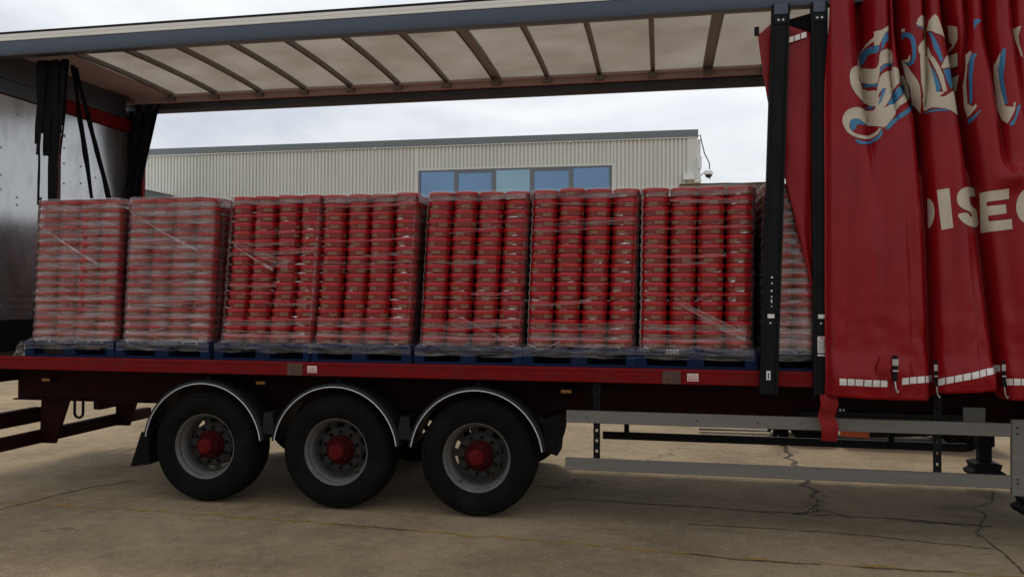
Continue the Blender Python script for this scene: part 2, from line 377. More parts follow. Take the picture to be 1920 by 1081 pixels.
bchild(ribs(WX0-.12, WX1+.12, WZ1+.06, 7.91), 'cladding', 'clad'); bchild(ribs(WX0-.12, WX1+.12, .6, WZ0-.06), 'cladding', 'clad')
bchild(MB().box(X1w, BX1, BY-.012, BY+.3, .6, 7.91), 'corner_flashing', 'clad', bev=.01)
bchild(MB().box(BX0, BX1-.004, BY+.06, BY+18, 0, 7.88), 'wall', 'clad')
bchild(MB().box(BX0-.05, BX1-.002, BY-.02, BY+.3, 0, .6), 'plinth', 'mortar')
bchild(MB().prism([(BY-.09, 7.90), (BY-.11, 8.15), (BY+.35, 8.18), (BY+.35, 7.90)], BX0-.1, BX1+.02), 'parapet_capping', 'capping')
gut = MB().box(BX0, BX1-.02, BY-.06, BY-.005, 7.855, 7.897)
x = BX0+1
while x < BX1: gut.box(x, x+.05, BY-.085, BY-.06, 7.83, 7.90); x += 2.6
bchild(gut, 'drip_flashing', 'cctv')
wf = MB()
for a, b_ in ((WX0-.12, WX0-.05), (WX1+.05, WX1+.12)): wf.box(a, b_, BY-.02, BY+.05, WZ0-.06, WZ1+.06)
wf.box(WX0-.05, WX1+.05, BY-.02, BY+.05, WZ1+.002, WZ1+.06); wf.box(WX0-.05, WX1+.05, BY-.02, BY+.05, WZ0-.06, WZ0-.002)
bchild(wf, 'window_surround', 'clad')
win = bchild(MB().box(WX0-.048, WX1+.048, BY+.035, BY+.055, WZ0, WZ1), 'window', 'frame')
fr = MB().box(WX0-.05, WX1+.05, BY-.012, BY+.03, WZ1-.06, WZ1).box(WX0-.05, WX1+.05, BY-.012, BY+.03, WZ0, WZ0+.06)
edges = [WX0+(WX1-WX0)*k/5 for k in range(6)]
for k, xx in enumerate(edges):
    hw = .05 if k in (0, 5) else .085
    xx2 = min(max(xx, WX0), WX1)
    fr.box(xx2-hw, xx2+hw, BY-.016, BY+.032, WZ0+.06, WZ1-.06)
for k in (1, 3): fr.box(edges[k]+.085, edges[k+1]-.085, BY-.008, BY+.03, WZ1-.14, WZ1-.06)
fr.build('frame', 'frame', win, bev=.006)
for k in range(5):
    MB().box(edges[k]+.06, edges[k+1]-.06, BY+.012, BY+.02, WZ0+.05, WZ1-.05).build('pane', 'glass2' if k == 2 else 'glass', win)
# conduit and downpipe at the corner
co = MB().tube([(BX1+.01, BY-.05, 7.9), (BX1+.10, BY-.05, 7.95), (BX1+.13, BY-.05, 7.75), (BX1+.25, BY-.06, 7.25), (BX1+.42, BY-.06, 6.9), (BX1+.44, BY-.06, 6.3)], .022, 8)
bchild(co, 'cable', 'frame', smooth=True)
dp = MB().tube([(BX1+.06, BY+.05, 7.8), (BX1+.06, BY+.05, .3)], .05, 10)
bchild(dp, 'downpipe', 'cctv', smooth=True)
# low flat canopy further along the wall
cp = at(326, 364, Y=BY-.05)
bchild(MB().box(-27, cp.x, BY-6.5, BY-.034, cp.z-.05, cp.z), 'canopy', 'white_strip', bev=.006)
bchild(MB().box(-27, cp.x-.04, BY-6.4, BY-.035, cp.z-.6, cp.z-.051), 'canopy_fascia', 'frame')
# cctv
cc = tag(empty('cctv_camera', (BX1-.35, BY, 6.2)), 'white dome security camera on a bracket at the warehouse corner', 'camera')
q = lambda mb, n_, m_, **k: setattr(mb.build(n_, m_, cc, **k), 'location', (-(BX1-.35), -BY, -6.2))
q(MB().box(BX1-.52, BX1-.12, BY-.30, BY-.013, 6.28, 6.52), 'junction_box', 'cctv', bev=.01)
q(MB().tube([(BX1-.2, BY-.2, 6.32), (BX1+.05, BY-.3, 6.38), (BX1+.22, BY-.3, 6.52), (BX1+.36, BY-.3, 6.55)], .03, 8), 'bracket_arm', 'cctv', smooth=True)
q(MB().box(BX1-.12, BX1+.12, BY-.26, BY-.02, 6.18, 6.30), 'base_plate', 'cctv', bev=.01)
q(MB().box(BX1+.02, BX1+.14, BY-.2, BY-.02, 6.7, 7.15), 'power_box', 'cctv', bev=.01)
def dome(prof, n_, m_):
    o = MB().lathe(prof, 20, 'z').build(n_, m_, cc, smooth=True); o.location = (.35+.38, -.3, .26)
dome([(0, .17), (.06, .165), (.12, .13), (.15, .08), (.155, -.02), (.14, -.03), (0, -.03)], 'housing', 'cctv')
dome([(.125, -.03), (.12, -.07), (.09, -.115), (.05, -.14), (0, -.148)], 'dome_lens', 'dome')

# ================================================================== TRAILER
TX0, TX1 = -2.70, 10.9; ZD = 1.332
TR = tag(empty('curtainside_trailer', (0, 0, 0)), 'red curtainside lorry trailer with its side open, three axles and translucent roof', 'trailer')
def tr(mb, name, m, parent=None, **k): return mb.build(name, m, parent or TR, **k)

# deck and rails
tr(MB().box(TX0, TX1, .065, 2.435, 1.262, ZD-.006), 'deck', 'wood')
def rail(y0, y1):
    yo, yi = (y0, y1)
    s = 1 if y1 > y0 else -1
    poly = [(yo, ZD-.012), (yo+.006*s, ZD), (yi, ZD), (yi, 1.215), (yo+.004*s, 1.207), (yo, 1.213), (yo, 1.285), (yo+.003*s, 1.288), (yo+.003*s, 1.30), (yo, 1.303)]
    return MB().prism(poly, TX0, TX1)
tr(rail(0, .062), 'side_rail', 'rail_red'); tr(rail(2.5, 2.438), 'side_rail', 'rail_red')
for px in (553, 1259):
    c = at(px, 690, Y=-.004); m = MB().box(c.x-.075, c.x+.075, -.007, .001, 1.211, 1.318)
    m.box(c.x-.028, c.x-.018, -.012, -.006, 1.24, 1.30).box(c.x+.018, c.x+.028, -.012, -.006, 1.24, 1.30)
    tr(m, 'rail_pocket', 'rust', bev=.002)
for px in (585, 1299):
    c = at(px, 690, Y=-.004); st = tr(MB().box(c.x-.045, c.x+.045, -.0035, -.0005, 1.235, 1.298), 'sticker', 'white')
    k = MB(); rnd = random.Random(px)
    for row, z in enumerate((1.284, 1.270, 1.254, 1.242)):
        x = c.x-.04
        while x < c.x+.036:
            w_ = rnd.uniform(.004, .014); k.box(x, min(x+w_, c.x+.04), -.0048, -.0036, z-.004, z+.004 if row != 2 else z+.006); x += w_+rnd.uniform(.002, .005)
    tr(k, 'print', 'label_red', st)
# chassis
def ibeam(y):
    m = MB()
    def sec(x0, x1, z0a, z0b):
        m.prism([(x0, z0a), (x1, z0b), (x1, 1.205), (x0, 1.205)], y-.006, y+.006, 'y')
        m.prism([(x0, z0a-.014), (x1, z0b-.014), (x1, z0b), (x0, z0a)], y-.07, y+.07, 'y')
    sec(-2.56, 3.0, .84, .86); sec(3.0, 8.1, .86, .86); sec(8.1, 8.9, .86, 1.08); sec(8.9, TX1, 1.08, 1.08)
    m.box(-2.56, TX1, y-.07, y+.07, 1.2052, 1.219); return m
for y in (.62, 1.88): tr(ibeam(y), 'chassis_beam', 'chassis')
x = -2.3
while x < TX1-.2:
    tr(MB().box(x-.03, x+.03, .066, 2.434, 1.22, 1.26), 'cross_member', 'chassis'); x += .41
tr(MB().box(TX0, TX0+.09, .063, 2.437, 1.02, 1.205), 'rear_cross_beam', 'chassis', bev=.006)
# rear underrun bar, light bar, hangers, tow eye
tr(MB().box(-2.36, -2.26, .06, 2.44, .365, .495), 'underrun_bar', 'chassis', bev=.008)
tr(MB().box(-2.52, -2.42, .02, .80, .56, .72), 'light_bar', 'chassis', bev=.012)
tr(MB().box(-2.52, -2.42, 1.70, 2.48, .56, .72), 'light_bar', 'chassis', bev=.012)
for y in (.66, 1.84):
    a = at(80, 750, Y=.66).x; b_ = at(131, 750, Y=.66).x; c = at(105, 820, Y=.66).x
    tr(MB().prism([(a, .83), (b_, .83), (c+.02, .42), (c, .36), (a-.01, .36), (a-.01, .6)], y-.02, y+.02, 'y'), 'bar_hanger', 'chassis', bev=.004)
rg = at(148, 752, Y=.6)
ring = []
for k in range(13):
    a = PI+PI*k/12; ring.append((rg.x+.05*math.cos(a), .6, .70+.05*math.sin(a)))
path = [(rg.x-.05, .6, .83), (rg.x-.05, .6, .76)]+ring+[(rg.x+.05, .6, .76), (rg.x+.05, .6, .83), (rg.x+.03, .6, .842), (rg.x-.03, .6, .842), (rg.x-.05, .6, .83)]
tr(MB().tube(path, .014, 8), 'tow_eye', 'black_steel', smooth=True)
for px, py, y in ((490, 717, .3), (1062, 733, .3), (88, 711, .5)):
    c = at(px, py, Y=y); ml = tr(MB().box(c.x-.055, c.x+.055, y-.012, y+.02, c.z-.022, c.z+.022), 'marker_lamp', 'black_plastic', bev=.006)
    tr(MB().box(c.x-.045, c.x+.045, y-.02, y-.0122, c.z-.014, c.z+.014), 'lens', 'amber', ml, bev=.003)
    if y < .5: tr(MB().box(c.x-.02, c.x+.02, y+.021, .55, c.z-.02, c.z+.03), 'lamp_bracket', 'chassis', ml)
    else: tr(MB().box(c.x-.02, c.x+.02, y+.021, .61, c.z-.015, c.z+.015), 'lamp_bracket', 'chassis', ml)

# wheels
ZW = .52
tyre_prof = [(.288, .045), (.300, .022), (.325, .010), (.36, -.004), (.42, -.010), (.455, -.002), (.470, .006), (.474, .001), (.490, .006), (.503, .022), (.512, .042), (.500, .050), (.500, .056), (.516, .060),
             (.521, .105), (.508, .108), (.508, .118), (.522, .121), (.523, .165), (.509, .168), (.509, .182), (.523, .185), (.522, .229), (.508, .232), (.508, .242), (.521, .245),
             (.516, .29), (.503, .328), (.455, .352), (.36, .354), (.300, .33), (.288, .305)]
rim_prof = [(.290, .052), (.302, .040), (.306, .024), (.303, .018), (.298, .020), (.293, .032), (.284, .040), (.279, .058), (.281, .075), (.270, .088), (.262, .110), (.258, .150), (.256, .200), (.262, .27), (.285, .30)]
disc_prof = [(.257, .150), (.246, .162), (.240, .166), (.206, .158), (.198, .150), (.186, .140), (.142, .137), (.120, .140)]
hub_prof = [(.137, .139), (.137, .118), (.132, .110), (.118, .104), (.112, .070), (.106, .062), (.088, .058), (.072, .056)]
cap_prof = [(.071, .058), (.071, .018), (.066, .008), (.055, .003), (.03, .0), (0, -.001)]
def make_wheel():
    wobj = empty('wheel', (0, 0, ZW)); wobj.parent = TR
    MB().lathe(tyre_prof, 72).build('tyre', 'rubber', wobj, smooth=30)
    MB().lathe(rim_prof, 56).build('rim', 'rim', wobj, smooth=35)
    MB().lathe(disc_prof, 60, skip=lambda i, j: i == 2 and j % 6 in (1, 2, 3)).build('disc', 'disc', wobj, smooth=35)
    MB().lathe(hub_prof, 40).build('hub', 'hub_red', wobj, smooth=35)
    MB().lathe(cap_prof, 32).build('hub_cap', 'cap_red', wobj, smooth=35)
    nut = MB().lathe([(.0185, .14), (.0185, .133), (.015, .131)], 6).lathe([(.0145, .133), (.0145, .112), (.0115, .106), (.008, .105), (.008, .096), (0, .096)], 6).mesh('wheel_nut', 'black_steel')
    for k in range(10):
        a = 2*PI*(k+.3)/10; o = link('wheel_nut', nut, wobj, (.1635*math.cos(a), 0, .1635*math.sin(a)))
    vm = MB().tube([(.262, .11, -.07), (.25, .06, -.075)], .006, 6).build('valve_stem', 'black_steel', wobj)
    drum = MB().lathe([(.0, .30), (.21, .30), (.21, .20), (.10, .19), (.10, .165)], 32).build('brake_drum', 'black_steel', wobj, smooth=40)
    return wobj
w0 = make_wheel()
for i, x in enumerate((0, 1.31, 2.62)):
    wh = w0 if i == 0 else copy_tree(w0, TR)
    wh.location = (x, .022, ZW); wh.rotation_euler = (0, (0, .5, 1.9)[i], 0)
    wf_ = copy_tree(w0, TR); wf_.location = (x, 2.478, ZW); wf_.rotation_euler = (0, i*1.1, PI)
    tr(MB().tube([(x, .35, ZW), (x, 2.15, ZW)], .065, 14), 'axle', 'black_steel', smooth=True)
    for y in (.62, 1.88):
        tr(MB().prism([(x-.42, .84), (x-.30, .84), (x-.26, .52), (x+.08, .46), (x+.08, .58), (x-.2, .62)], y-.05, y+.05, 'y'), 'suspension_arm', 'black_steel', bev=.006)
        tr(MB().lathe([(0, .64), (.11, .645), (.125, .70), (.115, .80), (0, .80)], 18, 'z').build('air_bag_shape', 'rubber') and MB().tube([(x+.28, y, .60), (x+.28, y, .66), (x+.28, y, .78), (x+.28, y, .835)], [.07, .12, .125, .10], 18), 'air_bag', 'rubber', smooth=True)
for o in [o for o in C.objects if o.name.startswith('air_bag_shape')]: bpy.data.objects.remove(o)
tr(MB().tube([(-.9, 1.25, .80), (.6, 1.25, .80)], .14, 20), 'air_tank', 'black_steel', smooth=True)
tr(MB().tube([(1.0, 1.25, .80), (2.2, 1.25, .80)], .14, 20), 'air_tank', 'black_steel', smooth=True)

# mudguards
for sgn, yb in ((1, .0), (-1, 2.5)):
    for i, x in enumerate((0, 1.31, 2.62)):
        m = MB(); ro, ri = .612, .600; seg = 40; a0, a1 = R(8), R(172)
        prof = [(.588, .0), (.600, -.006), (.614, .0), (.625, .015), (.625, .36), (.618, .37), (.610, .36), (.610, .02), (.600, .012), (.588, .0)]
        m.lathe([(r, yb+sgn*h) for r, h in prof], seg, 'y', a0=a0, a1=a1)
        o = tr(m, 'mudguard', 'black_plastic', smooth=40); o.location = (x, 0, ZW)
        t = MB().lathe([(r, yb+sgn*h) for r, h in ((.587, -.004), (.592, -.009), (.597, -.004), (.592, .001), (.587, -.004))], seg, 'y', a0=a0, a1=a1)
        tr(t, 'edge_trim', 'trim', o, smooth=60)
        # support stay
        tr(MB().box(-.02, .02, yb+sgn*.10 if sgn > 0 else yb-.55, yb+.55 if sgn > 0 else yb-.10, .626, .655), 'stay', 'black_steel', o)
    tr(MB().prism([(-.66, .63), (-.585, .66), (-.57, .33), (-.77, .30)], yb+sgn*.03, yb+sgn*.36, 'y'), 'mud_flap', 'rubber', bev=.004)
for k in range(2):
    xm = .655+1.31*k
    tr(MB().prism([(xm-.07, .66), (xm+.07, .66), (xm+.04, .86), (xm-.04, .86)], .02, .34, 'y'), 'mudguard_joint', 'black_plastic', bev=.004)
tr(MB().prism([(3.22, .60), (3.33, .56), (3.36, .92), (3.20, .86)], .05, .40, 'y'), 'mud_flap', 'rubber', bev=.004)

# side guard
ga = at(1062, 780, Y=.05).x; gb = 6.98
def slat(name, x0, x1, y0, y1, z0, z1, m='alu'):
    return tr(MB().prism([(y0, z0), (y0, z1), (y0+.012, z1+.004), (y1, z1+.004), (y1, z0-.004), (y0+.012, z0-.004)], x0, x1), name, m, bev=.003)
up_r = slat('guard_rail', ga, gb-.10, .045, .075, .857, .955); lo_r = slat('guard_rail', ga-.01, gb-.10, .045, .075, .455, .550)
tr(MB().box(gb-.098, gb+.02, .040, .08, .40, .99), 'guard_end_post', 'alu', bev=.006)
k = MB()
for z in (.50, .53, .88, .93): k.tube([(gb-.06, .039, z), (gb-.06, .034, z)], .007, 8)
tr(k, 'bolt', 'black_steel', up_r)
k = MB(); rnd = random.Random(9)
for xx in (1100, 1306, 1420, 1500): c = at(xx, 785, Y=.045); k.tube([(c.x, .046, .905), (c.x, .039, .905)], .007, 8)
tr(k, 'bolt', 'rust', up_r)
def post(px, z1=1.2):
    c = at(px, 820, Y=.09).x; m = MB()
    # perforated strut: two flanges with rungs leaving slots
    m.box(c-.028, c-.010, .078, .10, .45, z1).box(c+.010, c+.028, .078, .10, .45, z1)
    z = .45
    while z < z1-.03: m.box(c-.0098, c+.0098, .079, .099, z, z+.062); z += .088
    return tr(m, 'guard_strut', 'black_steel')
post(1119); post(1757)
fg0, fg1 = 3.55, 7.4
tr(MB().box(fg0, fg1, 2.43, 2.455, .300, .388), 'guard_rail', 'black_plastic', bev=.004)
for px in (1175, 1671):
    c = at(px, 800, Y=2.42).x; tr(MB().box(c-.028, c+.028, 2.405, 2.428, .32, 1.2), 'guard_strut', 'black_steel')
# landing legs
for y, x in ((.52, 7.26), (1.98, 7.40)):
    lg = tr(MB().box(x-.075, x+.075, y-.075, y+.075, .45, 1.2), 'landing_leg', 'black_steel', bev=.012)
    tr(MB().box(x-.055, x+.055, y-.055, y+.055, .28, .46), 'inner_leg', 'black_steel', lg, bev=.008)
    f = MB().prism([(x-.16, .20), (x-.145, .16), (x+.145, .16), (x+.16, .20), (x+.11, .23), (x+.13, .285), (x+.06, .30), (x-.06, .30), (x-.13, .285), (x-.11, .23)], y-.12, y+.12, 'y')
    tr(f, 'foot', 'black_steel', lg, bev=.008)
    tr(MB().tube([(x+.04, y, .70), (x+.42, y+.03, .42 if y < 1 else .55), (x+.8, y+.05, .25+.6)], .028, 8), 'brace', 'black_steel', lg, smooth=True)
    gbx = tr(MB().box(x-.10, x+.10, y-.13, y-.076, .62, .92), 'gear_box', 'black_steel', lg, bev=.01)
c = at(1826, 780, Y=.5); tr(MB().box(c.x-.085, c.x+.085, .49, .51, c.z-.075, c.z+.075), 'inspection_plate', 'grey_panel', bev=.004)
tr(MB().box(5.4, 6.7, .50, .61, .875, .95), 'air_line_tray', 'black_plastic', bev=.006)
c = at(1578, 771, Y=.54); tr(MB().box(c.x-.02, c.x-.008, .52, .549, c.z-.025, c.z+.025).box(c.x+.008, c.x+.02, .52, .549, c.z-.025, c.z+.025), 'cable_clip', 'white')
for px in (1118, 1757):
    c = at(px, 740, Y=.09).x; tr(MB().box(c-.04, c+.04, .101, .6, 1.10, 1.17), 'strut_bracket', 'black_steel', bev=.005)

# ------------------------------------------------------------------ roof
ZR = 4.30
tr(MB().prism([(.0, ZR+.015), (.006, ZR+.002), (.05, ZR), (.12, ZR+.01), (.12, ZR+.06), (.05, ZR+.10), (.05, ZR+.222), (.006, ZR+.222), (.003, ZR+.146), (.0, ZR+.14)], TX0, TX1), 'roof_rail', 'roof_rail', smooth=30)
tr(MB().prism([(-.004, ZR+.148), (-.006, ZR+.155), (-.006, ZR+.172), (-.002, ZR+.175), (-.002, ZR+.18), (-.006, ZR+.183), (-.006, ZR+.212), (.002, ZR+.216), (.002, ZR+.148)], TX0, TX1), 'roof_trim', 'white_strip')
tr(MB().prism([(-.010, ZR+.2165), (-.012, ZR+.232), (.02, ZR+.246), (.10, ZR+.25), (.10, ZR+.2235), (.004, ZR+.2235), (.002, ZR+.2165)], TX0, TX1), 'roof_edge_seal', 'black_plastic')
tr(MB().prism([(2.5, ZR+.015), (2.494, ZR+.002), (2.45, ZR+.0), (2.40, ZR+.03), (2.40, ZR+.10), (2.45, ZR+.11), (2.45, ZR+.222), (2.494, ZR+.222), (2.5, ZR+.14)], TX0, TX1), 'roof_rail', 'roof_rail', smooth=30)
tr(MB().prism([(2.449, ZR+.112), (2.36, ZR+.105), (2.345, ZR+.115), (2.345, ZR+.165), (2.30, ZR+.17), (2.30, ZR+.20), (2.449, ZR+.22)], TX0, TX1), 'curtain_track', 'rail_inner', bev=.004)
m = MB()
NY = 10
def roofz(v): return ZR+.226+.03*math.sin(PI*v)
m.grid(90, NY, lambda u, v: (TX0+.02+(TX1-TX0-.04)*u, .04+2.42*v, roofz(v)-.006*abs(math.sin(u*90*PI/4))*math.sin(PI*v)))
tr(m, 'roof_sheet', 'roof', smooth=40)
k = 0; x = 4.72
bows = []
xx = x
while xx > TX0+.15: bows.append(xx); xx -= .604
xx = x+.604
while xx < TX1-.1: bows.append(xx); xx += .604
for x in bows:
    i = round((x-4.72)/.604)
    wd = .11 if i in (0, -4) else .052
    mb = MB()
    vs = []; ny = 12
    for j in range(ny+1):
        v = j/ny; y = .10+2.24*v; z = roofz((y-.04)/2.42)-.012
        vs += [(x-wd/2, y, z-.034), (x+wd/2, y, z-.034), (x+wd/2, y, z), (x-wd/2, y, z)]
    mb.add(vs, [(4*j+a, 4*j+(a+1) % 4, 4*j+4+(a+1) % 4, 4*j+4+a) for j in range(ny) for a in range(4)]+[(0, 3, 2, 1), (4*ny, 4*ny+1, 4*ny+2, 4*ny+3)])
    for s in (-1, 1):
        vs = []
        for j in range(ny+1):
            v = j/ny; y = .10+2.24*v; z = roofz((y-.04)/2.42)-.046
            a_ = x+s*(wd/2-.010); vs += [(a_-.006, y, z-.012), (a_+.006, y, z-.012), (a_+.006, y, z), (a_-.006, y, z)]
        mb.add(vs, [(4*j+a, 4*j+(a+1) % 4, 4*j+4+(a+1) % 4, 4*j+4+a) for j in range(ny) for a in range(4)])
    tr(mb, 'roof_bow', 'bow', smooth=30)
    tr(MB().box(x-.05, x+.05, 2.27, 2.343, ZR+.115, ZR+.165), 'roller', 'bow', bev=.006)
# ------------------------------------------------------------------ rear end
XD = -2.62
for y0, y1 in ((.075, 1.205), (1.235, 2.43)):
    pn = tr(MB().grid(10, 24, lambda u, v: (XD+.004*nz(u*2, v*3, y0), y0+(y1-y0)*u, ZD+.02+(4.03-ZD)*v)), 'rear_door', 'door_alu', smooth=40)
    rv = MB(); rnd = random.Random(int(y0*100))
    for k in range(26):
        y = rnd.choice([y0+.08, y1-.08, (y0+y1)/2, y0+.35]); z = 1.7+2.3*rnd.random()
        rv.tube([(XD+.003, y, z), (XD+.009, y, z)], .011, 8)
    tr(rv, 'rivet', 'chrome', pn)
tr(MB().box(XD+.006, XD+.014, .076, 1.199, ZD+.001, ZD+.34), 'dim_reflection_strip', 'black_steel')  # dark strips added to imitate the dim reflection low on the doors
tr(MB().box(XD+.006, XD+.014, 1.239, 2.429, ZD+.001, ZD+.34), 'dim_reflection_strip', 'black_steel')
tr(MB().box(XD-.02, XD+.022, 1.200, 1.238, ZD, 4.05), 'door_seal', 'rust', bev=.004)
tr(MB().box(XD-.05, XD-.012, .065, 2.435, ZD, 4.30), 'door_outer_skin', 'rail_red')
tr(MB().box(XD-.01, XD+.05, 1.22, 2.437, 4.06, 4.21), 'rear_header', 'rail_red', bev=.006)
tr(MB().box(XD-.01, XD+.045, .063, 1.218, 4.06, 4.21), 'rear_header', 'roof_rail', bev=.006)  # near half coloured grey to imitate shadow over the red header
tr(MB().box(XD-.04, XD+.06, .124, 2.298, 4.212, 4.512), 'rear_top_frame', 'roof_rail', bev=.006)
tr(MB().box(TX0+.03, -1.98, .13, 2.29, 4.488, 4.508), 'rear_roof_panel', 'rail_inner', bev=.003)
tr(MB().box(XD-.08, XD+.04, .001, .062, ZD+.001, 4.298), 'corner_post', 'rail_red', bev=.006)
tr(MB().box(XD-.02, XD+.20, 2.439, 2.499, ZD+.001, 4.298), 'corner_post', 'rail_red', bev=.006)
# tattered black strips hanging at the near rear corner
def strip(pts, wid, m='strap_black', parent=None, name='torn_strip', seed=0, taper=1, thick=.0025, axis=(1, 0, 0)):
    """a strap following 3-D points, a little twisted, real thickness"""
    P = []
    pts = [Vector(p) for p in pts]
    for a, b in zip(pts, pts[1:]):
        k = max(2, int((b-a).length/.06)); P += [a+(b-a)*i/k for i in range(k)]
    P.append(pts[-1]); ax = Vector(axis); vs = []; n = len(P)
    for i, p in enumerate(P):
        f = i/(n-1); wv = wid*(1+(taper-1)*f)*(1+.25*nz(i*.3, seed)); tw = .5*nz(i*.12, seed, 4)
        t = (P[min(i+1, n-1)]-P[max(i-1, 0)]).normalized(); a = (ax-t*ax.dot(t)).normalized(); b2 = t.cross(a)
        d = a*math.cos(tw)+b2*math.sin(tw); nn = t.cross(d).normalized()
        c = p+Vector((.010*nz(i*.2, seed, 7), .012*nz(i*.15, seed, 11), 0))*min(1, f*4)
        for s, h in ((-1, -1), (1, -1), (1, 1), (-1, 1)): vs.append(c+d*s*wv/2+nn*h*thick/2)
    mb = MB().add(vs, [(4*i+a, 4*i+(a+1) % 4, 4*i+4+(a+1) % 4, 4*i+4+a) for i in range(n-1) for a in range(4)]+[(0, 1, 2, 3), (4*n-4, 4*n-1, 4*n-2, 4*n-3)])
    return tr(mb, name, m, parent, smooth=50)
for i, (xt, xb, yb, wd) in enumerate(((78, 70, 290, .075), (84, 78, 250, .06), (92, 86, 292, .08), (100, 95, 270, .07), (110, 104, 292, .08), (119, 112, 250, .05), (124, 116, 235, .03), (128, 113, 290, .022), (74, 72, 384, .035), (96, 95, 384, .085), (103, 101, 378, .08), (116, 106, 330, .02), (71, 67, 270, .03))):
    Y = .22+.01*(i % 5)
    a = at(xt, 112, Y=Y); b_ = at(xb, yb, Y=Y); a.z = 4.31
    strip([a, (a+b_)/2+Vector((.01, 0, 0)), b_], wd, seed=i*3.7, taper=.8)
a = at(76, 370, Y=.2); strip([a, at(69, 520, Y=.2), at(62, 640, Y=.2)], .035, seed=44)
for xt, xb, Y, yb in ((136, 172, .42, 372), (141, 206, .5, 376)):
    a = at(xt, 118, Y=Y); a.z = 4.31; strip([a, at(xb, yb, Y=Y+.25)], .055, seed=xb, name='hanging_strap')
a = at(248, 300, Y=2.2); strip([at(243, 330, Y=2.2), at(226, 380, Y=2.1)], .02, seed=3, name='hanging_strap')
# bunched dark curtain at the far rear corner
def farcurt(u, v):
    xt0, xt1 = at(243, 180, Y=2.40).x, at(303, 180, Y=2.40).x; xb0, xb1 = at(236, 370, Y=2.40).x, at(266, 370, Y=2.40).x
    f = min(1, v/.38)**.9
    x0 = xt0+(xb0-xt0)*f; x1 = xt1+(xb1-xt1)*f
    return (x0+(x1-x0)*u, 2.40+.035*math.sin(u*17+v*2)*(.6+.4*v)+.012*nz(u*5, v*4), 4.42-3.0*v)
o = tr(MB().grid(40, 40, farcurt), 'curtain_gather', 'navy', smooth=60)
md = o.modifiers.new('thick', 'SOLIDIFY'); md.thickness = .004
# front bulkhead
tr(MB().box(TX1-.06, TX1-.002, .063, 2.437, ZD, 4.3), 'front_bulkhead', 'door_alu')

# ------------------------------------------------------------------ pillars
def pillar(xt, xb, w_, z0):
    m = MB(); zt = 4.30
    def sl(a, b, y0, y1, za=z0, zb=zt):
        fa = (za-z0)/(zt-z0); fb = (zb-z0)/(zt-z0); ca = xb+(xt-xb)*fa; cb = xb+(xt-xb)*fb
        m.add([(ca+a, y0, za), (ca+b, y0, za), (ca+b, y1, za), (ca+a, y1, za), (cb+a, y0, zb), (cb+b, y0, zb), (cb+b, y1, zb), (cb+a, y1, zb)],
              [(0,3,2,1),(4,5,6,7),(0,1,5,4),(1,2,6,5),(2,3,7,6),(3,0,4,7)])
    sl(-w_/2, w_/2, .012, .06); sl(-w_/2, -w_/2+.018, -.006, .0118); sl(w_/2-.018, w_/2, -.006, .0118)
    o = tr(m, 'curtain_pillar', 'black_steel', bev=.003); o.location.y = -.066; return o
pA = pillar(5.160, 5.060, .140, 1.15); pB = pillar(5.452, 5.470, .125, 1.15)
def pil_x(which, z): f = (z-1.15)/3.15; return (5.060+.100*f) if which == 'A' else (5.470-.018*f)
for wch, P_ in (('A', pA), ('B', pB)):
    z = at(1440, 592, Y=0).z; x = pil_x(wch, z)
    tr(MB().box(x-.026, x+.026, .006, .0118, z-.016, z+.016), 'plate', 'white', P_)
    tr(MB().tube([(x-.005, .0119, z-.055), (x-.005, .004, z-.055)], .008, 8), 'rivet', 'chrome', P_)
    z = 4.17; x = pil_x(wch, z)
    tr(MB().box(x-.05, x+.05, .002, .0117, z-.03, z+.04), 'top_latch', 'black_plastic', P_, bev=.004)
    for s in (-1, 1): tr(MB().tube([(x+s*.018, .0019, z), (x+s*.018, -.006, z)], .009, 8), 'bolt', 'chrome', P_)
    # hinge block at the top where the pillar hangs on the rail
    tr(MB().box(x-.06, x+.06, -.004, .055, 4.215, 4.302), 'hanger', 'roof_rail', P_, bev=.004)
for py in (520, 531, 545, 556, 563, 566, 574): 
    z = at(1443, py, Y=0).z; x = pil_x('A', z); tr(MB().box(x-.004+.004*math.sin(py), x+.005, .008, .0119, z-.007, z+.006), 'slot', 'white', pA)
c = at(1439, 702, Y=0); tr(MB().box(c.x-.016, c.x+.016, .005, .0118, c.z-.036, c.z+.036), 'sticker', 'white', pA)
tr(MB().box(c.x-.006, c.x+.006, .0035, .0049, c.z-.028, c.z+.022), 'print', 'label_ink', pA)
c = at(1538, 648, Y=0); st = tr(MB().box(c.x-.032, c.x+.032, .005, .0118, c.z-.078, c.z+.078), 'sticker', 'white', pB)
k = MB(); rnd = random.Random(5)
k.box(c.x-.031, c.x+.031, .0035, .0049, c.z-.066, c.z-.05)
for r_ in range(9):
    z = c.z+.045-r_*.0105; x = c.x-.025
    while x < c.x+.022: w_ = rnd.uniform(.003, .011); k.box(x, x+w_, .0035, .0049, z, z+.005); x += w_+.003
tr(k, 'print', 'label_ink', pB); tr(MB().box(c.x-.012, c.x+.012, .0035, .0049, c.z+.058, c.z+.072), 'print', 'label_red', pB)

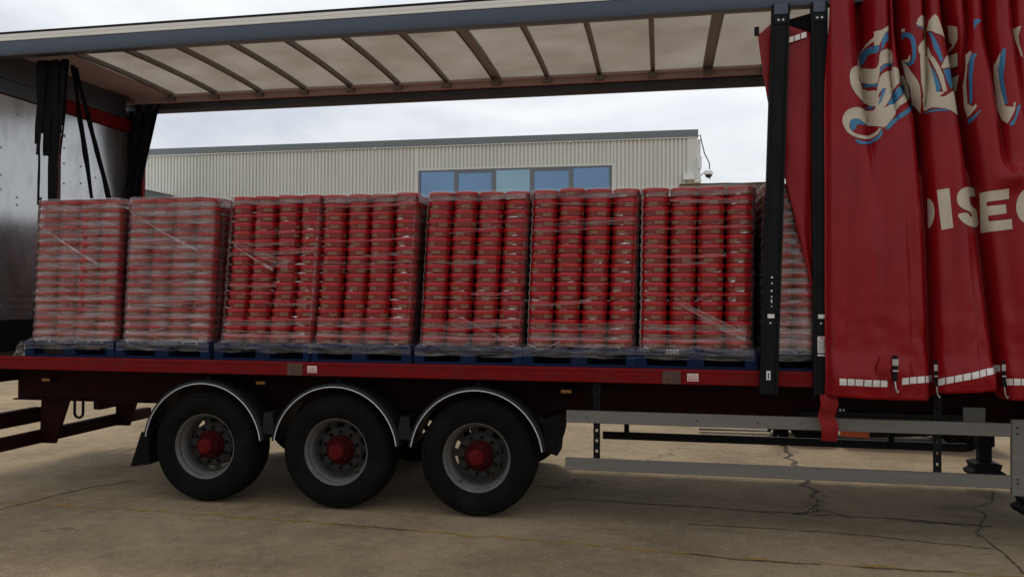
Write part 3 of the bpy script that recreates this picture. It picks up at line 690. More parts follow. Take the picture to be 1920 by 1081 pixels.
# ------------------------------------------------------------------ the gathered curtain
YC = -.12
def vx(tab): return [(at(0, py, Y=YC).z, None) for px, py in tab]
def valley(tab):
    """tab of (px, py) readings of one crease -> list of (z, x) going up"""
    r = []
    for px, py in tab:
        p = at(px, py, Y=YC); r.append((p.z, p.x))
    return sorted(r)
VAL = [  # crease line, depth along z (z, d), width
    (valley([(1618, -60), (1620, 20), (1622, 120), (1632, 250), (1640, 420)]), [(2.3, .0), (3.0, .06), (3.45, .20), (4.4, .36)], .060),
    (valley([(1684, -60), (1690, 60), (1702, 160), (1726, 215), (1742, 400), (1748, 560), (1754, 745)]), [(1.1, .16), (2.2, .18), (3.6, .21), (4.4, .22)], .032),
    (valley([(1731, -60), (1735, 40), (1738, 150), (1735, 250)]), [(3.15, 0), (3.5, .08), (4.4, .17)], .020),
    (valley([(1668, -60), (1671, 60), (1668, 130), (1680, 230)]), [(3.2, 0), (3.5, .08), (4.4, .15)], .022),
    (valley([(1770, -60), (1780, 40), (1798, 130), (1814, 230), (1830, 350), (1846, 460), (1866, 620), (1882, 745)]), [(1.1, .17), (2.2, .2), (3.6, .24), (4.4, .22)], .036),
    (valley([(1808, -60), (1815, 60), (1810, 150), (1812, 230)]), [(3.2, 0), (3.6, .09), (4.4, .16)], .024),
    (valley([(1846, -60), (1852, 60), (1866, 150), (1876, 240), (1884, 315)]), [(2.8, 0), (3.05, .09), (3.6, .17), (4.4, .22)], .034),
    (valley([(1893, -60), (1898, 60), (1908, 150), (1920, 260)]), [(3.1, 0), (3.5, .05), (4.4, .11)], .022),
    (valley([(1940, -60), (1950, 200), (1975, 480), (2000, 745)]), [(1.1, .12), (4.4, .15)], .034),
    (valley([(1604, 180), (1599, 500), (1592, 745)]), [(1.1, .03), (2.6, .045), (3.6, .0)], .028),
    (valley([(1657, 240), (1652, 500), (1650, 745)]), [(1.1, .012), (2.6, .03), (3.7, .0)], .022),
    (valley([(1700, 280), (1708, 500), (1712, 745)]), [(1.1, .03), (2.2, .035), (3.4, .0)], .024),
    (valley([(1772, 260), (1782, 500), (1790, 745)]), [(1.1, .0), (1.5, .02), (2.4, .03), (3.4, .0)], .022),
    (valley([(1806, 300), (1822, 500), (1840, 745)]), [(1.1, .025), (2.4, .02), (3.3, .0)], .020),
    (valley([(1868, 340), (1885, 500), (1915, 745)]), [(1.1, .025), (2.4, .035), (3.1, .0)], .024),
    (valley([(2030, -60), (2060, 300), (2095, 745)]), [(1.1, .10), (4.4, .13)], .034),
    (valley([(2130, -60), (2150, 300), (2180, 745)]), [(1.1, .12), (4.4, .13)], .034),
]
CX0 = at(1549, 400, Y=YC).x; CX1 = at(2260, 400, Y=YC).x
MAJ = [0, 1, 4, 8, 9, 10]
def zi(tab, z): return interp(tab, z)
def cury(x, z):
    left = CX0+.012+(.03 if z > 3.4 else .03*sstep(1.2, 3.4, z))*0
    y = YC
    # barrel-shaped bulges between the deep creases
    br = [CX0-.02]+[zi(VAL[i][0], z) for i in (1, 4, 8, 15, 16)]+[CX1+.02]
    for a, b in zip(br, br[1:]):
        if a <= x <= b:
            t = (x-a)/(b-a); y -= .095*(math.sin(PI*t)**.7)*min(1, (b-a)/.45); break
    for iv, (line, dep, wd) in enumerate(VAL):
        xv = zi(line, z); d = zi(dep, z)
        if d <= 0: continue
        dx = x-xv
        # creases fall away sharply on the right, roll gently on the left
        if 9 <= iv <= 14: y += d*math.exp(-(dx/(wd*2.0))**2); continue
        s = wd*(1.25 if dx < 0 else .75)
        y += d*math.exp(-(abs(dx)/s)**1.35)
    # curled leading edge and fine creasing
    y += .05*math.exp(-((x-CX0)/.03)**2)
    y += .012*nz(x*5, z*1.1, 2)+.004*nz(x*16, z*3.0, 6)+.016*(1-sstep(1.2, 2.3, z))*(nz(x*6+z*3, z*6, 3)+.6*abs(nz(x*9-z*5, z*9, 12)))
    y += .010*abs(nz(x*3.2+z*.9, z*.7, 21))
    y += .006*math.sin((x-CX0)*34+z*.4)*sstep(1.6, 4.3, z)
    # sagging pocket of cloth
    p = at(1886, 335, Y=YC); y -= .09*math.exp(-((x-p.x-.02)/.075)**2-((z-p.z)/.07)**2)
    # kicked-up hem
    y -= .035*math.exp(-((z-1.32)/.10)**2)*(1+nz(x*4, z*5, 8))
    return min(y, .015+.34*sstep(2.88, 3.2, z))
hem = [(CX0-.1, 1.165), (at(1560, 740, Y=YC).x, 1.155), (at(1752, 745, Y=YC).x, 1.140), (at(1760, 735, Y=YC).x, 1.20), (at(1876, 722, Y=YC).x, 1.235), (at(1884, 742, Y=YC).x, 1.16), (at(2000, 745, Y=YC).x, 1.17), (CX1+.1, 1.16)]
NU, NV = 420, 130
def cpos(u, v):
    x = CX0+(CX1-CX0)*u; z0 = interp(hem, x); z = z0+(4.34-z0)*v
    # leading edge swings in a little toward the top
    x += (1-u)**6*(.035*sstep(3.5, 4.3, z)-.005)
    return (x, cury(x, z), z)
curt = tr(MB().grid(NU, NV, cpos), 'curtain', 'curtain', smooth=180)
md = curt.modifiers.new('thick', 'SOLIDIFY'); md.thickness = .003; md.offset = 1
# short return of the leading edge, folded back behind
# printed lettering: filled outlines laid on the cloth
def prints(name, polys, m, lift, zoom, parent=curt):
    (ox, oy, s) = zoom
    for qi, poly in enumerate(polys):
        mb = MB()
        bm = bmesh.new(); vs = []
        for (a, b) in poly:
            y_ = YC-.03
            for _ in range(6): p = at(ox+a/s, oy+b/s, Y=y_); y_ += .5*(max(-.2, min(.0, cury(p.x, p.z)))-y_)
            vs.append(bm.verts.new((p.x, 0, p.z)))
        f = bm.faces.new(vs); f.normal_update(); bmesh.ops.triangulate(bm, faces=[f])
        xs = [v.co.x for v in bm.verts]; zs = [v.co.z for v in bm.verts]
        x = min(xs)+.004
        while x < max(xs):
            bmesh.ops.bisect_plane(bm, geom=bm.verts[:]+bm.edges[:]+bm.faces[:], plane_co=(x, 0, 0), plane_no=(1, 0, 0)); x += .0075
        z = min(zs)+.01
        while z < max(zs):
            bmesh.ops.bisect_plane(bm, geom=bm.verts[:]+bm.edges[:]+bm.faces[:], plane_co=(0, 0, z), plane_no=(0, 0, 1)); z += .03
        bm.verts.index_update()
        out_ = []
        for v in bm.verts:
            x, z = v.co.x, v.co.z; h = .004
            gx = (cury(x+h, z)-cury(x-h, z))/(2*h); nrm = Vector((gx, -1, 0)).normalized()
            out_.append((x+nrm.x*(lift+qi*.0004), cury(x, z)+nrm.y*(lift+qi*.0004)-.0005, z))
        mb.add(out_, [tuple(v.index for v in f.verts) for f in bm.faces]); bm.free()
        tr(mb, name, m, parent, smooth=180)
Z1 = (1540, 0, 3.8605)
def sm(pts, k=3):
    """closed Catmull-Rom smoothing of a traced outline"""
    r = []; n = len(pts)
    for i in range(n):
        p0, p1, p2, p3 = pts[i-1], pts[i], pts[(i+1) % n], pts[(i+2) % n]
        for j in range(k):
            t = j/k
            r.append(tuple(.5*((2*p1[c])+(-p0[c]+p2[c])*t+(2*p0[c]-5*p1[c]+4*p2[c]-p3[c])*t*t+(-p0[c]+3*p1[c]-3*p2[c]+p3[c])*t**3) for c in (0, 1)))
    return r
blue1 = [[(440, 265), (487, 232), (492, 290), (462, 312), (445, 350), (430, 372)], sm([(418, 520), (450, 470), (510, 452), (512, 475), (455, 492), (425, 530)]),
         sm([(285, 440), (300, 380), (350, 345), (415, 330), (412, 380), (350, 395), (320, 440), (300, 470)]), [(300, 610), (405, 605), (408, 632), (320, 636)],
         sm([(480, 760), (515, 690), (560, 630), (605, 612), (608, 650), (570, 700), (530, 750)]), [(310, 770), (382, 765), (375, 788), (325, 792)],
         sm([(205, 905), (218, 865), (262, 858), (320, 890), (300, 905), (262, 900), (245, 930), (222, 945)]), sm([(465, 932), (500, 880), (560, 830), (640, 770), (662, 735), (665, 775), (610, 835), (540, 880), (490, 935)], 2),
         sm([(240, 1005), (300, 1025), (360, 1018), (420, 975), (440, 930), (442, 975), (400, 1020), (330, 1045), (265, 1040)], 2),
         [(440, 650), (455, 640), (462, 660), (430, 745), (415, 765)]]
prints('lettering_shadow', blue1, 'blue', .003, Z1)
S_c = [[(383, 232), (430, 222), (460, 205), (482, 184), (483, 222), (458, 245), (438, 285), (420, 330), (384, 332)],
       sm([(300, 365), (330, 320), (383, 270), (383, 300), (320, 350), (288, 400), (275, 440), (290, 485), (340, 500), (400, 495), (420, 440), (430, 375), (505, 358), (516, 455), (470, 458), (425, 490), (410, 600), (330, 606), (290, 590), (268, 520), (265, 440)], 2),
       sm([(262, 480), (228, 488), (207, 520), (204, 570), (215, 625), (250, 685), (300, 735), (350, 765), (408, 765), (412, 662), (340, 660), (300, 632), (270, 570)], 2),
       sm([(425, 560), (460, 525), (520, 512), (545, 530), (565, 585), (545, 620), (500, 700), (465, 770), (420, 790), (385, 800), (410, 750), (425, 700), (455, 655), (470, 640), (440, 645), (415, 690), (405, 660)], 2),
       sm([(515, 485), (560, 505), (598, 545), (622, 610), (648, 690), (625, 730), (570, 765), (530, 830), (470, 915), (435, 910), (470, 775), (530, 755), (580, 700), (610, 640), (590, 600), (555, 570), (525, 540)], 2),
       sm([(152, 880), (165, 825), (205, 788), (270, 778), (330, 802), (390, 800), (470, 775), (520, 772), (500, 850), (470, 915), (400, 915), (330, 905), (270, 862), (225, 862), (202, 890), (205, 930), (240, 965), (300, 982), (355, 980), (405, 950), (420, 928), (434, 930), (415, 968), (370, 1000), (310, 1008), (240, 990), (185, 955)], 2)]
prints('lettering', S_c, 'cream', .004, Z1)
K_c = [[(580, 235), (585, 212), (608, 208), (608, 235)], sm([(690, 165), (705, 130), (728, 112), (746, 120), (752, 210), (760, 330), (764, 400), (720, 410), (700, 345), (735, 290), (742, 240), (725, 195), (692, 185)], 2),
       [(716, 345), (764, 400), (800, 500), (832, 668), (890, 668), (740, 790), (722, 600), (714, 450)], [(764, 230), (782, 150), (820, 105), (842, 130), (866, 200), (890, 280), (830, 245)],
       [(862, 490), (890, 420), (920, 386), (935, 430), (948, 492), (880, 500)], [(775, 335), (800, 400), (850, 480), (880, 550), (905, 660), (880, 668), (850, 570), (810, 470), (772, 410)],
       sm([(736, 655), (780, 655), (830, 690), (880, 702), (920, 680), (945, 662), (980, 690), (1002, 740), (1003, 790), (982, 832), (940, 805), (880, 785), (800, 780), (740, 800)], 2),
       [(585, 430), (605, 450), (655, 520), (715, 625), (722, 825), (660, 760), (625, 600)],
       [(918, 190), (988, 200), (992, 290), (960, 350), (930, 380), (955, 330), (930, 300)], [(930, 390), (990, 385), (992, 480), (955, 480)], [(975, 550), (1000, 545), (1000, 650), (985, 650)],
       sm([(590, 440), (630, 430), (648, 395), (650, 430), (635, 455)], 2)]
prints('lettering', K_c, 'cream', .004, Z1)
K_b = [sm([(582, 250), (605, 238), (645, 240), (670, 265), (685, 310), (688, 380), (680, 440), (650, 478), (608, 462), (600, 452), (645, 452), (660, 400), (655, 330), (640, 280), (600, 270), (590, 300)], 2),
       [(775, 235), (800, 240), (850, 340), (880, 440), (860, 450), (815, 350)], [(785, 470), (805, 490), (865, 640), (850, 668), (832, 665)], [(878, 510), (948, 500), (962, 570), (935, 650), (905, 590)],
       sm([(740, 825), (800, 795), (870, 790), (930, 805), (870, 805), (800, 812)], 2), [(985, 835), (1005, 805), (1015, 870), (1000, 860)], [(685, 195), (705, 190), (740, 240), (715, 205)]]
prints('lettering_shadow', K_b, 'blue', .0032, Z1)
T_c = [[(1045, 400), (1085, 365), (1090, 385), (1060, 470), (1050, 600), (1060, 750), (1095, 775), (1120, 755), (1128, 768), (1085, 830), (1060, 850), (1035, 770), (1030, 620), (1048, 480)],
       [(1250, 480), (1290, 400), (1300, 380), (1285, 500), (1300, 640), (1335, 770), (1385, 780), (1388, 745), (1400, 742), (1395, 800), (1350, 895), (1310, 870), (1275, 790), (1260, 640)],
       [(1388, 215), (1445, 190), (1430, 260), (1440, 330), (1462, 420), (1445, 400), (1405, 290)]]
prints('lettering', T_c, 'cream', .004, Z1)
T_b = [[(1105, 145), (1158, 150), (1125, 180), (1105, 220)], [(1085, 395), (1128, 392), (1108, 430), (1095, 560), (1095, 740), (1075, 760), (1068, 560), (1072, 450)], [(1060, 870), (1165, 785), (1120, 850), (1070, 900)],
       [(1310, 360), (1330, 350), (1320, 560), (1352, 750), (1330, 755), (1285, 580), (1275, 480)], [(1360, 905), (1395, 850), (1412, 770), (1440, 760), (1410, 850), (1388, 912)]]
prints('lettering_shadow', T_b, 'blue', .0032, Z1)
Z2 = (1720, 220, 4.505)
I_c = [sm([(90, 685), (120, 700), (142, 740), (150, 800), (142, 860), (120, 915), (95, 935), (92, 860), (90, 760)], 2), [(167, 615), (268, 598), (305, 932), (205, 950)],
       sm([(472, 590), (425, 584), (375, 602), (342, 640), (334, 692), (348, 740), (385, 772), (430, 792), (455, 812), (462, 835), (440, 838), (418, 808), (345, 816), (362, 862), (405, 903), (460, 924), (518, 920), (512, 850), (500, 770), (450, 725), (434, 690), (448, 662), (490, 668), (484, 630)], 2),
       [(530, 640), (768, 604), (775, 688), (588, 715), (592, 752), (748, 735), (755, 810), (603, 832), (608, 880), (798, 858), (806, 942), (540, 978)],
       sm([(905, 605), (870, 630), (840, 680), (828, 750), (838, 820), (870, 875), (930, 905), (990, 890), (985, 830), (930, 830), (905, 780), (905, 720), (930, 675), (985, 680), (990, 620), (940, 600)], 2)]
prints('lettering', I_c, 'cream', .004, Z2)
# reflective tape squares along the hem
def tape(p0, p1, n):
    for i in range(n):
        a = i/n; b = (i+.86)/n
        q = [(p0[0]+(p1[0]-p0[0])*t, p0[1]+(p1[1]-p0[1])*t) for t in (a, b)]
        prints('reflective_square', [[(q[0][0], q[0][1]-6), (q[1][0], q[1][1]-6), (q[1][0], q[1][1]+6.5), (q[0][0], q[0][1]+6.5)]], 'tape', .004, (0, 0, 1))
tape((1574, 715), (1664, 718), 6); tape((1690, 714), (1750, 709), 4); tape((1760, 716), (1878, 690), 8); tape((1887, 715), (2000, 716), 8); tape((2010, 714), (2100, 714), 6)
# leading flap of the curtain folded in behind the pillars
fl = [(1421, 66, 1452, 40), (1424, 90, 1530, 66), (1430, 130, 1534, 130), (1438, 180, 1534, 200), (1450, 240, 1534, 260), (1464, 300, 1534, 320), (1480, 370, 1534, 390), (1497, 440, 1534, 450), (1512, 500, 1534, 505), (1524, 548, 1534, 552)]
def flap(u, v):
    f = v*(len(fl)-1); i = min(int(f), len(fl)-2); t = f-i
    a = [fl[i][k]+(fl[i+1][k]-fl[i][k])*t for k in range(4)]
    px = a[0]+(a[2]-a[0])*u; py = a[1]+(a[3]-a[1])*u
    p = at(px, py, Y=.0); return (p.x, .0+.012*math.sin(u*5+v*4)+.012*nz(u*3, v*5, 1), p.z)
flp = tr(MB().grid(24, 60, flap), 'curtain_flap', 'curtain', smooth=180)
md = flp.modifiers.new('thick', 'SOLIDIFY'); md.thickness = .003
def flap2(u, v):   # top of the flap between the pillars
    p = at(1450+90*u, 42-22*u+v*(30+18*u), Y=.0); return (p.x, .012+.012*math.sin(u*5)+.012*nz(u*3, 0, 1), p.z)
tr(MB().grid(14, 6, flap2), 'flap_hem', 'strap_black', flp, smooth=180)
for i in range(3):
    q = [at(1478+12*i, 76-4*i, Y=-.03), at(1488+12*i, 73-4*i, Y=-.03)]
    tr(MB().prism([(q[0].x, q[0].z-.022), (q[1].x, q[1].z-.022), (q[1].x, q[1].z+.022), (q[0].x, q[0].z+.022)], -.032, -.029, 'y'), 'reflective_square', 'tape', flp)
c = at(1419, 60, Y=.0); tr(MB().box(c.x-.018, c.x+.018, -.01, .02, c.z-.03, c.z+.04), 'edge_fitting', 'black_steel', flp, bev=.004)
# buckles and straps
def buckle(px, py, Y):
    c = at(px, py, Y=Y); b = empty('buckle', (c.x, Y, c.z)); b.parent = TR
    MB().box(-.018, .018, -.008, .004, -.10, .10).build('body', 'black_steel', b, bev=.004)
    MB().box(-.022, .022, -.016, -.0085, .02, .07).build('lever', 'chrome', b, bev=.003)
    MB().tube([(-.02, -.012, -.02), (.02, -.012, -.02)], .008, 8).build('roller', 'chrome', b)
    MB().tube([(0, -.002, -.10), (.004, -.010, -.16), (.016, -.012, -.185), (.022, -.008, -.17)], .006, 8).build('hook', 'chrome', b, smooth=True)
    return b
def onc(px, py, off):
    y_ = YC-.05
    for _ in range(12): p = at(px, py, Y=y_); y_ += .6*(cury(p.x, p.z)-off-y_)
    return at(px, py, Y=y_)
for px, py in ((1678, 690), (1756, 700), (1883, 700)): buckle(px, py, onc(px, py, .016).y)
buckle(1552, 690, -.085)
strip([at(1562, 600, Y=-.10), at(1560, 660, Y=-.11), at(1553, 735, Y=-.10)], .045, 'strap_red', name='strap', seed=2)
strip([at(1552, 738, Y=-.085), at(1557, 758, Y=-.115), at(1550, 780, Y=-.065), at(1556, 802, Y=-.105), at(1554, 826, Y=-.075)], .125, 'strap_red', name='strap_end', seed=21, thick=.004)
strip([onc(1664, 672, .02), onc(1655, 690, .045), onc(1656, 712, .02)], .10, 'strap_red', name='strap_end', seed=31, thick=.004)
strip([onc(1677, 715, .012), onc(1678, 742, .014)], .05, 'strap_red', name='strap', seed=33)
# far-side curtain, gathered toward the front
def fcur(u, v):
    x = 5.75+4.9*u; return (x, 2.50+.05*math.sin(u*95+.8*math.sin(v*4))+.02*nz(x*4, v*3), 1.16+3.15*v)
tr(MB().grid(260, 20, fcur), 'far_curtain', 'curtain', smooth=180)

# ================================================================== LOAD
def make_pallet():
    root = empty('pallet', (0, 0, 0))
    W_, D_ = 1.0, 1.2     # origin: near left bottom corner
    def p(mb, n_): return mb.build(n_, 'pallet_blue', root, bev=.003)
    for k in range(3): p(MB().box(.004, W_-.004, (0, .53, 1.06)[k], (.14, .67, 1.2)[k], .0, .020), 'bottom_board')
    for x0, x1 in ((.004, .10), (.43, .57), (.90, .996)):
        for y0, y1 in ((0, .14), (.53, .67), (1.06, 1.2)): p(MB().box(x0, x1, y0+.002, y1-.002, .0205, .118), 'block')
    for k, y in enumerate((0, .53, 1.06)): p(MB().box(.004, W_-.004, y, y+.14, .1185, .138), 'stringer_board')
    for k in range(7):
        x = .004+k*.1455; p(MB().box(x, x+.115, .0, 1.2, .1385, .160), 'top_board')
    return root
pal0 = make_pallet()
PX = [-1.955, -.95, .085, 1.028, 2.04, 3.015, 3.99, 5.0]
SH = [.055, .065, .098, .075, .072, .05, .02, .012]    # lean of the stacks toward the front, m over the load height
NEARS = ['beside the rear doors, wrapped in hazy film', 'under the second hazy stack from the rear doors', 'under the most tilted stack', 'under the fourth stack from the rear doors', 'under the fifth stack from the rear doors',
         'under the sixth stack from the rear doors', 'with white printed marks, under the straightest stack', 'behind the two black curtain pillars']
PY = .035
for i, x in enumerate(PX):
    o = pal0 if i == 0 else copy_tree(pal0)
    o.location = (x, PY, ZD+.001); tag(o, 'blue wooden pallet '+NEARS[i], 'pallet', 'pallets along the open side')
for i, x in enumerate(PX):
    o = copy_tree(pal0); o.location = (x-.10, 1.262, ZD+.001)
    tag(o, 'blue wooden pallet in the far row, hidden behind the near row of stacks', 'pallet', 'pallets in the far row')
# white stencil on the seventh pallet
p7 = [o for o in C.objects if o.name.startswith('pallet') and o.type == 'EMPTY' and abs(o.location.x-PX[6]) < .001 and o.location.y < .1][0]
k = MB(); rnd = random.Random(2)
for j in range(4):
    x = .255+j*.028; s = .006
    for (a, b) in (((0, 0), (.008, .034)), ((.008, .034), (.024, .034)), ((.004, .017), (.018, .019)), ((.014, -.004), (.022, .006))):
        k.prism([(x+a[0]-.003, .122+a[1]-.003), (x+b[0]+.003, .122+b[1]-.003), (x+b[0]+.003, .122+b[1]+.003), (x+a[0]-.003, .122+a[1]+.003)], -.0022-.0003*j, -.0008, 'y')
tag(k.build('stencil', 'white', p7), kind='stuff')

# tubs
ROWS, COLS, DEP = 17, 4, 5
TP, TD, TH = .2315, .236, .0811
ZL = ZD+.001+.1615
body_prof = [(.0, .0), (.098, .0), (.1045, .004), (.1095, .050)]
lid_prof = [(.1090, .0455), (.1128, .0450), (.1155, .0475), (.1158, .0560), (.1135, .0585), (.1135, .0610), (.1158, .0640), (.1155, .0720), (.1120, .0775), (.1040, .0797), (.098, .0788), (0, .0788)]
body_me = MB().lathe(body_prof, 22, 'z').mesh('plastic_tub', 'tub_body', smooth=35)
lid_me = MB().lathe(lid_prof, 22, 'z').mesh('lid', 'tub_lid', smooth=35)
def emblem_parts(ang):
    """bow-tie shaped cream badge with small strokes, wrapped on the tub wall; two to a tub"""
    def w(a, z, r): rr = r+.1050+(z-.004)*.109; return (rr*math.sin(a), -rr*math.cos(a), z)
    mb = MB(); mi = MB()
    for a0 in (0, R(118), R(239)):
        hw = .034/.1025; n = 10
        top = lambda t: .0385+.0045*(2*t-1)**2; bot = lambda t: .0155-.0045*(2*t-1)**2
        for t0 in range(n):
            ta, tb = t0/n, (t0+1)/n; aa = a0+ang+(ta-.5)*2*hw; ab = a0+ang+(tb-.5)*2*hw; e = .0042
            for zf, s in ((top, -1), (bot, 1)):
                mb.add([w(aa, zf(ta), .0006), w(ab, zf(tb), .0006), w(ab, zf(tb)+s*e, .0006), w(aa, zf(ta)+s*e, .0006)], [(0, 1, 2, 3)])
        for s in (-1, 1):
            aa = a0+ang+s*hw; ab = a0+ang+s*(hw-.05); mb.add([w(aa, bot(0), .0008), w(ab, bot(0)+.001, .0008), w(ab, top(0)-.001, .0008), w(aa, top(0), .0008)], [(0, 1, 2, 3)])
        rnd = random.Random(int(a0*10)); t = -.70
        while t < .66:
            ww = rnd.uniform(.07, .13); z0 = .021; z1 = .032 if t > -.6 and rnd.random() < .6 else .036
            if t < -.6: z0, ww = .0175, .16
            mb.add([w(a0+ang+t*hw, z0, .0007), w(a0+ang+(t+ww)*hw, z0, .0007), w(a0+ang+(t+ww)*hw, z1, .0007), w(a0+ang+t*hw, z1, .0007)], [(0, 1, 2, 3)]); t += ww+.075
        for k in range(5):      # gold flecks between the badges
            a = a0+ang+rnd.uniform(.55, 1.5); z = rnd.uniform(.012, .042); d = rnd.uniform(.0015, .003)
            mb.add([w(a-d*8, z, .0007), w(a, z-d, .0007), w(a+d*8, z, .0007), w(a, z+d, .0007)], [(0, 1, 2, 3)])
    return mb
emb_me = emblem_parts(0).mesh('label', 'emblem')
def tub_xform(p, c, r, d, far=False):
    """centre of a tub: pallet, column, layer from the bottom, depth row"""
    rr = random.Random(p*9973+c*313+d*71+(5000 if far else 0)); rj = random.Random(p*99+c*31+r*7+d*13+1+(777 if far else 0))
    f = r/(ROWS-1); lean = SH[p]*(f*1.0+.25*math.sin(PI*f)*(1 if p in (2, 3) else 0)) if not far else .02*f
    cx = PX[p]+.5+(c-1.5)*TP+(.004 if p == 6 else .002)+lean+rr.uniform(-.004, .004)+rj.uniform(-.0018, .0018)
    cy = (PY if not far else 1.262)+.125+d*TD+rr.uniform(-.006, .006)+.012*math.sin(PI*f)*rr.uniform(-1, 1)
    cz = ZL+r*TH*(.985+(.012 if p in (2, 3, 4) else .006)*rr.random())
    if p == 5 and c == 1 and not far: cz += .012*f
    if far: cx += .10
    return cx, cy, cz, rj.uniform(-.75, .75)+rr.uniform(-.3, .3)
count = 0
INDIV = [(p, c) for p in (3, 4, 5, 6) for c in range(4)]+[(2, 2), (2, 3)]
for p, c in INDIV:
    for r in range(ROWS):
        cx, cy, cz, a = tub_xform(p, c, r, 0)
        o = link('plastic_tub', body_me, None, (cx, cy, cz)); o.rotation_euler = (random.uniform(-.006, .006), random.uniform(-.008, .008), a)
        link('lid', lid_me, o); tag(link('label', emb_me, o), kind='stuff')
        tag(o, f'red lidded tub, {ORD[ROWS-r]} from top, {ORD[c+1]} column, {ORD[p+1]} pallet from the rear doors', 'tub', 'red tubs stacked on the pallets')
# every other tub in the load as one mass
st = MB()
hi_b = [(.1045, .004), (.1095, .047)]; hi_l = [(.1090, .0455), (.1128, .0450), (.1155, .0475), (.1158, .0560), (.1135, .0585), (.1135, .0610), (.1158, .0640), (.1155, .0720), (.1120, .0775), (.1040, .0797), (0, .0788)]
lo_l = [(.1045, .0455), (.1155, .0465), (.1158, .0720), (.1110, .0785)]
T_hi = MB().lathe(hi_b, 20, 'z', 0).lathe(hi_l, 20, 'z', 1)
T_lo = MB().lathe(hi_b, 12, 'z', 0).lathe(lo_l, 12, 'z', 1)
T_lotop = MB().lathe(hi_b, 12, 'z', 0).lathe(lo_l+[(0, .0785)], 12, 'z', 1)
T_em = emblem_parts(0)
def put(T, pos, a, mi=None):
    ca, sa = math.cos(a), math.sin(a); o = len(st.v)
    st.v += [(pos[0]+x*ca-y*sa, pos[1]+x*sa+y*ca, pos[2]+z) for x, y, z in T.v]
    st.f += [tuple(i+o for i in f) for f in T.f]; st.m += (T.m if mi is None else [mi]*len(T.f))
for far in (False, True):
    for p in range(8):
        for c in range(COLS):
            for d in range(DEP):
                if not far and d == 0 and (p, c) in INDIV: continue
                inner = 0 < c < COLS-1 and 0 < d < DEP-1
                for r in range(ROWS):
                    if inner and far and r < ROWS-1: continue
                    if far and d > 1 and r < ROWS-2 and c not in (0, 3): continue
                    cx, cy, cz, a = tub_xform(p, c, r, d, far)
                    if not far and d == 0: put(T_hi, (cx, cy, cz), a); put(T_em, (cx, cy, cz), a, 2)
                    else: put(T_lotop if r == ROWS-1 else T_lo, (cx, cy, cz), a)
tag(st.build('stacked_tubs', ['tub_body', 'tub_lid', 'emblem'], smooth=35), 'mass of red lidded tubs filling the rearmost pallets and the rows behind', 'tubs', kind='stuff')
# card sheet and bag on top of the far row
zt = ZL+ROWS*TH
c0 = at(1276, 344, Y=1.35).x; c1 = at(1470, 343, Y=1.35).x; ch = at(1380, 341.5, Y=1.35).z
cb = tag(MB().box(c0, c1, 1.35, 2.1, zt-.002, ch-.012).build('card_carton', 'card', bev=.008), 'flat brown card carton on the far tubs, showing above the straightest stack', 'carton')
MB().grid(24, 10, lambda u, v: (c0-.01+(c1-c0+.02)*u, 1.335+.78*v, ch-.006+.008*nz(u*4, v*3, 5))).build('lid_flap', 'card', cb, smooth=60).modifiers.new('t', 'SOLIDIFY').thickness = .005

# ------------------------------------------------------------------ stretch film
def load_box(p, z):
    f = (z-ZL)/(ROWS*TH); lean = SH[p]*f
    x0 = PX[p]+.5-2*TP+lean+.001; x1 = PX[p]+.5+2*TP+lean+.006
    return x0, x1, PY+.125-.1165, PY+.125+4*TD+.118
def film_pt(p, s, z, out_=.003, bulge=.006, seed=0):
    """s runs 0..1 along left side, 1..2 the front, 2..3 the right side"""
    x0, x1, y0, y1 = load_box(p, z)
    rc = .10
    layer = (z-ZL)/TH; fr_ = layer-math.floor(layer)
    rim = math.cos(2*PI*(fr_-.76))
    o_ = out_+bulge*rim*.5+.004*nz(s*6, z*5, seed)
    if s < 1: t = s; q = Vector((x0, y1-(y1-y0)*t)); nn = Vector((-1, 0))
    elif s < 2: t = s-1; q = Vector((x0+(x1-x0)*t, y0)); nn = Vector((0, -1))
    else: t = s-2; q = Vector((x1, y0+(y1-y0)*t)); nn = Vector((1, 0))
    # round the two near corners
    for cx, cy, sx in ((x0+rc, y0+rc, -1), (x1-rc, y0+rc, 1)):
        if (q.x-cx)*sx > 0 and q.y < cy:
            d = Vector((q.x-cx, q.y-cy)); d.normalize(); q = Vector((cx, cy))+d*rc; nn = d
    q = q+nn*o_
    return (q.x, q.y, z)
FILMN = ['hazy stretch film wrapped round the tubs next to the rear doors', 'hazy stretch film wrapped round the second stack from the rear doors', 'creased clear film on the most tilted stack of tubs',
         'clear stretch film with faint creases on the fourth stack of tubs', 'clear stretch film with a diagonal tail on the fifth stack of tubs', 'clear stretch film with a loose end on the sixth stack of tubs',
         'clear stretch film round the straightest stack of tubs', 'thick hazy stretch film on the stack behind the black pillars']
ztop = ZL+ROWS*TH+.004
def smap(u):  # uneven sampling with more points at the corners
    return u*3
